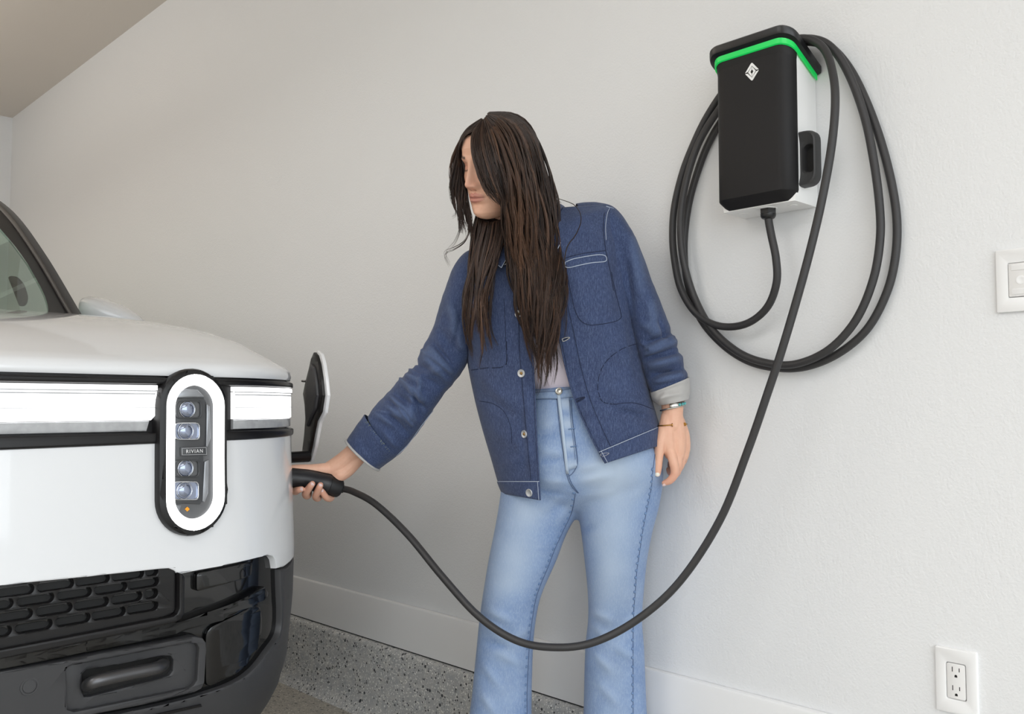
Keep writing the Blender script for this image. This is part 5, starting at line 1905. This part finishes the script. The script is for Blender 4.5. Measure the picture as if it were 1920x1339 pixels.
kb = bvh_of(JACKET, sl, sr)
kj = bvh_of(JACKET)
D = JACKET
seam('stitching', kb, [(1060, 492), (1075, 486), (1100, 481), (1122, 478), (1134, 480), (1137, 487), (1132, 491), (1110, 493), (1085, 498), (1068, 502), (1060, 500), (1060, 492)], 0.0011, M_THREAD, D, 0.0012)
seam('stitching', kb, [(1060, 484), (1090, 476), (1135, 470)], 0.0007, M_THREADD, D, 0.0008)
seam('stitching', kb, [(1062, 505), (1070, 545), (1078, 580), (1088, 600), (1104, 609), (1125, 608), (1152, 603), (1163, 597), (1164, 588), (1154, 550), (1146, 510)], 0.0007, M_THREADD, D, 0.0008)
seam('stitching', kj, [(1192, 645), (1165, 655), (1142, 672), (1128, 692), (1121, 720), (1124, 742), (1132, 754), (1150, 758)], 0.0007, M_THREADD, D, 0.0008, dash=(3, 1))
seam('stitching', kj, [(1150, 758), (1190, 756), (1225, 768)], 0.0007, M_THREADD, D, 0.0008)
seam('stitching', kb, [(1143, 390), (1138, 402), (1135, 425), (1136, 450)], 0.0008, M_THREAD, sr, 0.0012)
seam('stitching', kb, [(1136, 388), (1150, 392)], 0.0012, M_THREAD, sr, 0.0015)
seam('stitching', kb, [(1133, 400), (1131, 425), (1134, 460), (1142, 500), (1150, 545)], 0.0007, M_THREADD, D, 0.0010)
seam('stitching', kj, [(884, 694), (910, 690), (948, 684), (950, 640)], 0.0007, M_THREADD, D, 0.0008, dash=(3, 1))
seam('stitching', kj, [(945, 560), (948, 620), (950, 684)], 0.0006, M_THREADD, D, 0.0008)
seam('stitching', kj, [(900, 752), (925, 757), (945, 772), (957, 798), (960, 830)], 0.0006, M_THREADD, D, 0.0008)
seam('stitching', kb, [(832, 742), (815, 765), (790, 797), (765, 832), (742, 855)], 0.0008, M_THREAD, sl, 0.0015)
seam('stitching', kb, [(877, 560), (872, 600), (874, 640), (880, 690)], 0.0009, M_THREADD, D, 0.0012)
# buttons down the left front, buttonholes on the right
for (x, y) in ((947, 491), (973, 589), (978, 700), (984, 814), (993, 924)):
    b, p, n = disc('button', bvh_of(JACKET, *[c for c in D.children if c.name.startswith('hem_band')]), x, y, [(0.0, 0.0096), (0.0022, 0.0096), (0.0030, 0.0088), (0.0026, 0.0066), (0.0016, 0.0046), (0.0016, 0.0002)], M_BTN, D, lift=0.0008)
    if y < 900:
        mk('button_centre', *lathe(p + n * 0.0016, n, [(0, 0.0038), (0.0014, 0.0034), (0.0019, 0.0020), (0.0019, 0.0001)], 14), M_BTNC, b, angle=60)
khem = bvh_of(JACKET, *[c for c in D.children if c.name.startswith('hem_band')])
for (x0, y0, x1, y1, mt) in ((1033, 582, 1051, 569, M_THREAD), (1055, 638, 1068, 633, M_LINING), (1080, 752, 1097, 745, M_THREADD), (1127, 854, 1142, 850, M_LINING)):
    dx, dy = (x1 - x0), (y1 - y0)
    L_ = math.hypot(dx, dy)
    nx, ny = -dy / L_ * 2.4, dx / L_ * 2.4
    seam('buttonhole', khem, [(x0, y0), (x0 + nx, y0 + ny), (x0 + dx * .5 + nx, y0 + dy * .5 + ny), (x1, y1), (x0 + dx * .5 - nx, y0 + dy * .5 - ny), (x0 - nx, y0 - ny), (x0, y0)], 0.0011, mt, D, 0.0012, per=4)
    seam('buttonhole_slit', khem, [(x0 + 2, y0), (x1 - 2, y1)], 0.0009, M_THREADD, D, 0.0006, per=4)
# collar, lying open round the neck
CO = [((934, 452), (934, 498), 2.175), ((952, 470), (957, 486), 2.155), ((944, 476), (938, 500), 2.16)]
G = []
top = [at(958, 470, 2.165), at(942, 458, 2.18), at(930, 446, 2.215), at(930, 432, 2.27), at(950, 412, 2.33), at(990, 396, 2.34), at(1030, 382, 2.30), at(1046, 384, 2.25), at(1046, 405, 2.19), at(1030, 430, 2.16), at(1012, 446, 2.145)]
bot = [at(940, 502, 2.150), at(920, 486, 2.185), at(906, 470, 2.24), at(905, 458, 2.30), at(935, 440, 2.375), at(990, 424, 2.385), at(1052, 398, 2.33), at(1066, 396, 2.26), at(1064, 412, 2.20), at(1058, 440, 2.155), at(1046, 466, 2.13)]
Tt, Bt = catmull(top, 6), catmull(bot, 6)
G = [Tt + (Bt - Tt) * f + np.array([0, 0, 0.006 * math.sin(f * math.pi)]) for f in np.linspace(0, 1, 6)]
co = mk('collar', *grid(G), M_DENIM, JACKET, angle=180)
m_ = co.modifiers.new('thickness', 'SOLIDIFY')
m_.thickness = 0.003
mk('stitching', *tube(Bt + (CAM - Bt) * 0.0012, 0.0009, 5), M_THREAD, co, angle=180)
e0 = np.array([Tt[0] + (Bt[0] - Tt[0]) * f for f in np.linspace(0, 1, 6)])
mk('stitching', *tube(e0 + (CAM - e0) * 0.0012, 0.0009, 5), M_THREAD, co, angle=180)

# ------------------------------------------------------------------ bracelets on the hanging wrist
bb = bvh_of(BODY)


def wrist_ring(c, axis, rx, ry, a0=0.0, a1=2 * np.pi, n=40):
    axis = axis / np.linalg.norm(axis)
    u = rgt - axis * (rgt @ axis)
    u /= np.linalg.norm(u)
    v = np.cross(axis, u)
    v = v if v @ F0 < 0 else -v
    return np.array([c + u * rx * math.cos(t) + v * ry * math.sin(t) for t in np.linspace(a0, a1, n)])


wa = at(1261, 800, 2.176) - at(1257, 745, 2.182)
wa /= np.linalg.norm(wa)
rb = BVHTree.FromPolygons([tuple(v) for v in RV], RFc)
wu = rgt - wa * (rgt @ wa)
wu /= np.linalg.norm(wu)
wv = np.cross(wa, wu)
wv = wv if wv @ F0 < 0 else -wv


def hug(c, a0, a1, lift, n=40, rise=0.0):
    """points round the wrist just clear of the skin, from angle a0 to a1 (0 right, 90 towards the viewer)"""
    out = []
    for t in np.radians(np.linspace(a0, a1, n)):
        d = wu * math.cos(t) + wv * math.sin(t)
        cc = c + wa * rise * math.cos(t)
        h = rb.ray_cast(Vector(cc + d * 0.09), Vector(-d))
        r_ = np.linalg.norm(np.array(h[0]) - cc) if h[0] is not None else 0.03
        out.append(cc + d * (max(0.018, min(r_, 0.036)) + lift))
    return np.array(out)


for py, rise, rr in ((757, 0.006, 0.0019), (765, -0.005, 0.0022)):
    ring_ = hug(at(1260, py, 2.18), 0, 360, rr + 0.0006, 48, rise)
    mk('silver_bangle', *tube(ring_, rr, 8, False), M_SILVER, PER, angle=180)
arc = hug(at(1260, 761, 2.18), 0, 110, 0.0030, 30, -0.004)
G = [[p + wa * f for p in arc] for f in (-0.0055, -0.002, 0.002, 0.0055)]
cf = mk('turquoise_cuff', *grid(G), M_SILVER, PER, angle=180)
m_ = cf.modifiers.new('thickness', 'SOLIDIFY')
m_.thickness = 0.0022
for t in (18, 34, 50, 66):
    p = hug(at(1260, 761, 2.18), t, t + 0.1, 0.0042, 2, -0.004)[0]
    n = p - at(1260, 761, 2.18)
    n -= wa * (n @ wa)
    mk('stone', *lathe(p - n / np.linalg.norm(n) * 0.0005, n, [(0, 0.0036), (0.0014, 0.0033), (0.0024, 0.0018), (0.0026, 0.0001)], 12), M_TURQ, cf, angle=180)
gr_ = hug(at(1260.5, 797, 2.176), 100, 385, 0.0018, 44)
gb = mk('gold_cuff', *tube(gr_, 0.0015, 8), M_GOLD, PER, angle=180)
for k, t in ((0, 1), (-1, -2)):
    a = gr_[k]
    d_ = gr_[k] - gr_[t]
    mk('end_cap', *lathe(a - d_ / np.linalg.norm(d_) * 0.001, d_, [(0, 0.0042), (0.002, 0.0042), (0.0022, 0.003)], 12), M_GOLD, gb, angle=40)

# ------------------------------------------------------------------ hair
def at_v(xy, d):
    dirs = fwd + rgt * ((xy[..., 0:1] - CX) / FPX) - upv * ((xy[..., 1:2] - CY) / FPX)
    return CAM + dirs * d[..., None]


def bnd(pts, n):
    P = catmull(np.array(pts, float), 10)
    s = np.concatenate([[0], np.cumsum(np.linalg.norm(np.diff(P[:, :2], axis=0), axis=1))])
    s /= s[-1]
    t = np.linspace(0, 1, n)
    return np.stack([np.interp(t, s, P[:, k]) for k in range(P.shape[1])], axis=1)


HAIR_P, HAIR_R, HAIR_C = [], [], []
HAIR_SHEETS = []
DRAPE, DRAPE_S = [], []
TN = 30


def lock(left, right, bulge, n, clumps, wave=3.0, layer=0.012, r=0.00085, tmin=0.82, base=0.7, tone=0.45, gather=0.75, wl=2.2, base_push=0.012, wave0=0.15, drape=False):
    """sheet of strands between two boundary lines (px, py, distance), gathered into clumps towards the tips"""
    L, R = bnd(left, TN), bnd(right, TN)
    t = np.linspace(0, 1, TN)
    cf = np.sort(rng.random(clumps))
    cph = rng.random(clumps) * 6.28
    camp = 0.4 + rng.random(clumps)
    clen = tmin + (1 - tmin) * rng.random(clumps) ** 0.7
    ctone = rng.normal(0, 0.13, clumps)
    cdep = rng.normal(0, 1, clumps)
    f = rng.random(n)
    k = np.clip(np.searchsorted((cf[1:] + cf[:-1]) / 2, f), 0, clumps - 1)
    g = (gather * t ** 1.1)[None, :]
    jit = rng.normal(0, 1, (n, 1))
    ff = f[:, None] * (1 - g) + (cf[k][:, None] + 0.018 * jit) * g
    te = (clen[k] * (0.86 + 0.16 * rng.random(n)))[:, None]
    tt = np.clip(t[None, :] * te, 0, 1)
    i = tt * (TN - 1)
    i0 = np.clip(i.astype(int), 0, TN - 2)
    w = (i - i0)[..., None]
    Lp = L[i0] * (1 - w) + L[i0 + 1] * w
    Rp = R[i0] * (1 - w) + R[i0 + 1] * w
    X = Lp * (1 - ff[..., None]) + Rp * ff[..., None]
    wv = (wave0 + (1 - wave0) * tt)
    ph = cph[k][:, None]
    X[..., 0] += wave * camp[k][:, None] * wv * np.sin(6.28 * wl * tt + ph) + 0.9 * rng.normal(0, 1, (n, 1)) * tt
    fz_ = (rng.random((n, 1)) < 0.22) * (2.0 + 3.5 * rng.random((n, 1)))
    X[..., 0] += fz_ * wv * np.sin(6.28 * (1.2 + 2.2 * rng.random((n, 1))) * tt + 6.28 * rng.random((n, 1)))
    d = X[..., 2] - bulge * np.sin(np.pi * np.clip(ff, 0, 1)) ** 0.7
    d += layer * (rng.random((n, 1)) - 0.5) + 0.004 * cdep[k][:, None] * wv + 0.006 * wv * np.sin(6.28 * wl * tt + ph + 1.6)
    DRAPE.append(drape)
    HAIR_P.append(at_v(X[..., :2], d))
    rad = r * (0.7 + 0.6 * rng.random((n, 1))) * np.clip(1.35 - 1.15 * t[None, :] ** 3, 0.12, 1)
    HAIR_R.append(rad)
    tone_ = np.clip(tone + ctone[k][:, None] + rng.normal(0, 0.10, (n, 1)) + 0.28 * (tt - 0.45), 0, 1)
    HAIR_C.append(tone_ * np.ones((n, TN)))
    # dark sheet underneath
    m = int(TN * base)
    if m > 2:
        fs = np.linspace(0.0, 1.0, 22)
        S_ = L[:m, None, :] * (1 - fs[None, :, None]) + R[:m, None, :] * fs[None, :, None]
        shr = np.linspace(0, 1, m)[:, None] * 0.12
        fs2 = 0.5 + (fs[None, :] - 0.5) * (0.96 - shr)
        S_ = L[:m, None, :] * (1 - fs2[..., None]) + R[:m, None, :] * fs2[..., None]
        dd = S_[..., 2] - bulge * np.sin(np.pi * fs2) ** 0.7 + base_push
        DRAPE_S.append(drape)
        HAIR_SHEETS.append(at_v(S_[..., :2], dd))


# main fall over her left side and chest
lock([(908, 224, 2.085), (914, 258, 2.070), (926, 305, 2.062), (936, 352, 2.065), (942, 392, 2.080), (945, 425, 2.105), (949, 458, 2.125), (955, 500, 2.128), (966, 545, 2.126), (978, 600, 2.124), (992, 660, 2.124), (1003, 726, 2.124)],
     [(918, 210, 2.14), (966, 211, 2.165), (1000, 241, 2.175), (1021, 290, 2.18), (1035, 340, 2.18), (1045, 395, 2.18), (1055, 450, 2.17), (1060, 510, 2.13), (1052, 575, 2.112), (1043, 640, 2.108), (1037, 690, 2.108), (1033, 724, 2.108)],
     0.030, 3000, 80, wave=9.0, layer=0.024, tmin=0.66, base=0.62, tone=0.42, wl=3.1, gather=0.6, drape=True)
# front of the main fall: upper waves crossing the neck
lock([(907, 225, 2.09), (914, 260, 2.062), (925, 300, 2.055), (938, 350, 2.058), (944, 395, 2.072), (950, 430, 2.092), (960, 470, 2.108), (975, 510, 2.112), (990, 545, 2.112)],
     [(922, 212, 2.13), (952, 222, 2.10), (975, 250, 2.085), (990, 300, 2.080), (1000, 350, 2.085), (1010, 400, 2.10), (1018, 450, 2.11), (1022, 500, 2.115), (1026, 560, 2.115)],
     0.018, 900, 26, wave=10.0, layer=0.012, tmin=0.75, base=0, tone=0.55, wl=1.6, drape=True)
# strand across the cheek
lock([(900, 226, 2.095), (885, 252, 2.068), (884, 285, 2.050), (893, 322, 2.046), (905, 352, 2.048), (920, 371, 2.056), (932, 382, 2.060)],
     [(914, 221, 2.095), (928, 262, 2.060), (940, 300, 2.048), (950, 335, 2.046), (956, 362, 2.05), (956, 382, 2.058), (948, 392, 2.062)],
     0.006, 620, 20, wave=1.6, layer=0.008, tmin=0.86, base=0.86, tone=0.30, gather=0.65, wl=1.0, base_push=0.004, drape=True)
# curtain on the far side of the face
lock([(903, 222, 2.10), (882, 236, 2.105), (860, 266, 2.125), (847, 305, 2.145), (845, 345, 2.155), (851, 385, 2.16), (858, 415, 2.16), (862, 440, 2.16)],
     [(908, 229, 2.088), (891, 246, 2.086), (880, 270, 2.115), (882, 305, 2.155), (882, 345, 2.17), (879, 385, 2.165), (885, 420, 2.165), (888, 450, 2.165)],
     0.004, 950, 20, gather=0.5, wave=4.2, layer=0.014, tmin=0.62, base=0.72, tone=0.36, wl=2.0, base_push=0.006)
lock([(897, 232, 2.12), (878, 246, 2.13), (866, 264, 2.15), (857, 300, 2.165), (856, 340, 2.17), (861, 380, 2.17)],
     [(902, 233, 2.12), (886, 248, 2.14), (877, 268, 2.165), (873, 300, 2.18), (873, 340, 2.185), (876, 388, 2.18)],
     0.0, 300, 10, wave=1.5, layer=0.006, tmin=0.85, base=0.9, tone=0.28, gather=0.15, wl=1.2, base_push=0.003, drape=None)
# fall in front of her right shoulder
lock([(900, 378, 2.20), (888, 425, 2.185), (880, 470, 2.175), (875, 520, 2.165), (871, 570, 2.16), (873, 620, 2.16), (882, 680, 2.16)],
     [(950, 384, 2.175), (947, 436, 2.165), (938, 475, 2.155), (926, 515, 2.150), (919, 560, 2.150), (922, 610, 2.15), (926, 660, 2.15)],
     0.020, 1000, 24, wave=6.5, layer=0.016, tmin=0.62, base=0.52, tone=0.48, wl=1.7)
# back of the head down behind the neck
lock([(960, 330, 2.10), (955, 380, 2.13), (950, 420, 2.15), (946, 460, 2.16)], [(1030, 330, 2.20), (1040, 380, 2.21), (1048, 430, 2.20), (1052, 470, 2.19)], 0.02, 260, 14, wave=2, layer=0.02, base=1.0, tone=0.25)
# loose single hairs
for pts, nn in (([(884, 425, 2.16), (872, 452, 2.15), (852, 466, 2.15), (839, 471, 2.15), (836, 480, 2.15), (844, 496, 2.15)], 6),
                ([(872, 380, 2.15), (866, 420, 2.15), (856, 450, 2.15), (842, 468, 2.15)], 5),
                ([(852, 330, 2.15), (850, 370, 2.15), (856, 400, 2.15), (849, 408, 2.15)], 8),
                ([(1046, 372, 2.19), (1078, 385, 2.17), (1090, 410, 2.125), (1080, 440, 2.105), (1064, 462, 2.10), (1058, 500, 2.098), (1061, 560, 2.098), (1063, 600, 2.098), (1058, 634, 2.098)], 7),
                ([(1048, 470, 2.12), (1058, 500, 2.10), (1056, 560, 2.098), (1060, 620, 2.098), (1064, 636, 2.098)], 5),
                ([(1022, 560, 2.12), (1030, 610, 2.122), (1042, 650, 2.124), (1058, 690, 2.10)], 5),
                ([(1018, 560, 2.12), (1034, 600, 2.122), (1050, 640, 2.10), (1056, 660, 2.10)], 4),
                ([(1030, 330, 2.18), (1046, 372, 2.18), (1052, 380, 2.18)], 5),
                ([(915, 560, 2.15), (922, 620, 2.148), (934, 650, 2.148)], 6),
                ([(900, 600, 2.15), (905, 650, 2.148), (898, 690, 2.15)], 6),
                ([(1012, 640, 2.12), (1015, 690, 2.122), (1012, 726, 2.122), (1006, 740, 2.122)], 8)):
    B_ = bnd(pts, TN)
    o = rng.normal(0, 1.0, (nn, 1, 2)) * (0.4 + 1.6 * np.linspace(0, 1, TN))[None, :, None]
    HAIR_P.append(at_v(B_[None, :, :2] + o, np.tile(B_[:, 2], (nn, 1)) + rng.normal(0, 0.002, (nn, 1))))
    HAIR_R.append(np.full((nn, TN), 0.0006) * np.clip(1.2 - np.linspace(0, 1, TN) ** 2, 0.2, 1))
    HAIR_C.append(np.full((nn, TN), 0.3))


HB = BVHTree.FromPolygons([tuple(v) for v in HV], HF)


def drape_head(P, gap):
    """lay hair over the side of the head that faces the viewer"""
    sh = P.shape
    Q = P.reshape(-1, 3).copy()
    d = Q - HC
    o = Vector(CAM)
    for i in np.nonzero(np.einsum('ij,ij->i', d, d) < 0.03)[0]:
        v = Vector(Q[i]) - o
        L_ = v.length
        v /= L_
        h = HB.ray_cast(o, v)
        if h[0] is not None and L_ > h[3] - gap:
            Q[i] = np.array(o + v * (h[3] - gap))
    return Q.reshape(sh)


def clear_head(P, gap):
    """keep hair outside the head"""
    sh = P.shape
    Q = P.reshape(-1, 3).copy()
    d = Q - HC
    near = np.nonzero(np.einsum('ij,ij->i', d, d) < 0.0196)[0]
    for i in near:
        q = Vector(Q[i])
        co, no, _, dist = HB.find_nearest(q)
        if co is None:
            continue
        inside = (q - co).dot(Vector(co) - Vector(HC)) < 0
        if inside or dist < gap:
            o = Vector(co) - Vector(HC)
            Q[i] = np.array(co + o.normalized() * gap)
    return Q.reshape(sh)


for _k in range(len(HAIR_P)):
    if _k < len(DRAPE) and DRAPE[_k]:
        HAIR_P[_k] = drape_head(HAIR_P[_k], 0.0085 + 0.006 * rng.random())
    if _k >= len(DRAPE) or DRAPE[_k] is not None:
        HAIR_P[_k] = clear_head(HAIR_P[_k], 0.0085)
    if len(HAIR_P[_k]) > 40:
        HAIR_P[_k][:, 1:-1] = (HAIR_P[_k][:, :-2] + 2 * HAIR_P[_k][:, 1:-1] + HAIR_P[_k][:, 2:]) / 4
for _k in range(len(HAIR_SHEETS)):
    if DRAPE_S[_k]:
        HAIR_SHEETS[_k] = drape_head(HAIR_SHEETS[_k], 0.0066)
    if DRAPE_S[_k] is not None:
        HAIR_SHEETS[_k] = clear_head(HAIR_SHEETS[_k], 0.0060)


def strands_mesh():
    P, Rr, Cc = np.vstack(HAIR_P), np.vstack([np.broadcast_to(r, (len(p), TN)) for r, p in zip(HAIR_R, HAIR_P)]), np.vstack(HAIR_C)
    n = len(P)
    T = np.gradient(P, axis=1)
    T /= np.linalg.norm(T, axis=2, keepdims=True) + 1e-9
    v = CAM - P
    v /= np.linalg.norm(v, axis=2, keepdims=True)
    A = np.cross(T, v)
    A /= np.linalg.norm(A, axis=2, keepdims=True) + 1e-9
    B = np.cross(A, T)
    V = np.stack([P + Rr[..., None] * (math.cos(a) * A + math.sin(a) * B) for a in (math.pi / 2, math.pi * 7 / 6, math.pi * 11 / 6)], axis=2)   # n, TN, 3, xyz
    ids = np.arange(n * TN * 3).reshape(n, TN, 3)
    a, b = ids[:, :-1, :], np.roll(ids[:, :-1, :], -1, axis=2)
    c, d = np.roll(ids[:, 1:, :], -1, axis=2), ids[:, 1:, :]
    F = np.stack([a, b, c, d], axis=-1).reshape(-1, 4)
    return V.reshape(-1, 3), F, np.repeat(Cc.reshape(-1), 3)


SV, SF, SC = strands_mesh()
nv = len(SV)
allV, allF, allC = [SV], [SF], [SC]
for G in HAIR_SHEETS:
    m_, k_ = G.shape[:2]
    ids = np.arange(m_ * k_).reshape(m_, k_) + nv
    allV.append(G.reshape(-1, 3))
    allF.append(np.stack([ids[:-1, :-1], ids[:-1, 1:], ids[1:, 1:], ids[1:, :-1]], axis=-1).reshape(-1, 4))
    allC.append(np.full(m_ * k_, 0.06))
    nv += m_ * k_
# scalp: the head's own shape a little larger, without the face
zl = np.linspace(-0.085, 0.112, 60)
HVa = np.array(HV)
loc = np.stack([((HVa - HC) @ hl) / HS, ((HVa - HC) @ hf) / HS, ((HVa - HC) @ hu) / HS], axis=1)
nrm_ = loc / np.linalg.norm(loc, axis=1, keepdims=True)
hairm = (loc[:, 1] < 0.012 + 0.9 * np.clip(loc[:, 2] - 0.02, 0, 1)) & (loc[:, 2] > -0.085) | (loc[:, 2] > 0.074)
scalp = hw3(loc + nrm_ * 0.0045)
fidx = [f for f in HF if all(hairm[i] for i in f)]
sid = sorted({i for f in fidx for i in f})
mp = {i: k + nv for k, i in enumerate(sid)}
allV.append(scalp[sid])
allC.append(np.full(len(sid), 0.10))
q4 = np.array([[mp[i] for i in f] for f in fidx if len(f) == 4])
q3 = [[mp[i] for i in f] for f in fidx if len(f) == 3]
allF.append(q4)
V = np.vstack(allV)
F4 = np.vstack(allF)
me = bpy.data.meshes.new('hair')
nl = len(F4) * 4 + len(q3) * 3
me.vertices.add(len(V))
me.vertices.foreach_set('co', V.astype(np.float32).ravel())
me.loops.add(nl)
li = np.concatenate([F4.ravel(), np.array(q3, dtype=np.int64).ravel()]).astype(np.int32)
me.loops.foreach_set('vertex_index', li)
me.polygons.add(len(F4) + len(q3))
st = np.concatenate([np.arange(len(F4)) * 4, len(F4) * 4 + np.arange(len(q3)) * 3]).astype(np.int32)
me.polygons.foreach_set('loop_start', st)
me.update(calc_edges=True)
me.polygons.foreach_set('use_smooth', np.ones(len(F4) + len(q3), dtype=bool))
me.materials.append(M_HAIR)
HAIR = bpy.data.objects.new('hair', me)
COL.objects.link(HAIR)
setpar(HAIR, PER)
HAIR['label'] = 'long wavy dark brown hair'
set_attr(HAIR, 'strand', np.concatenate(allC))
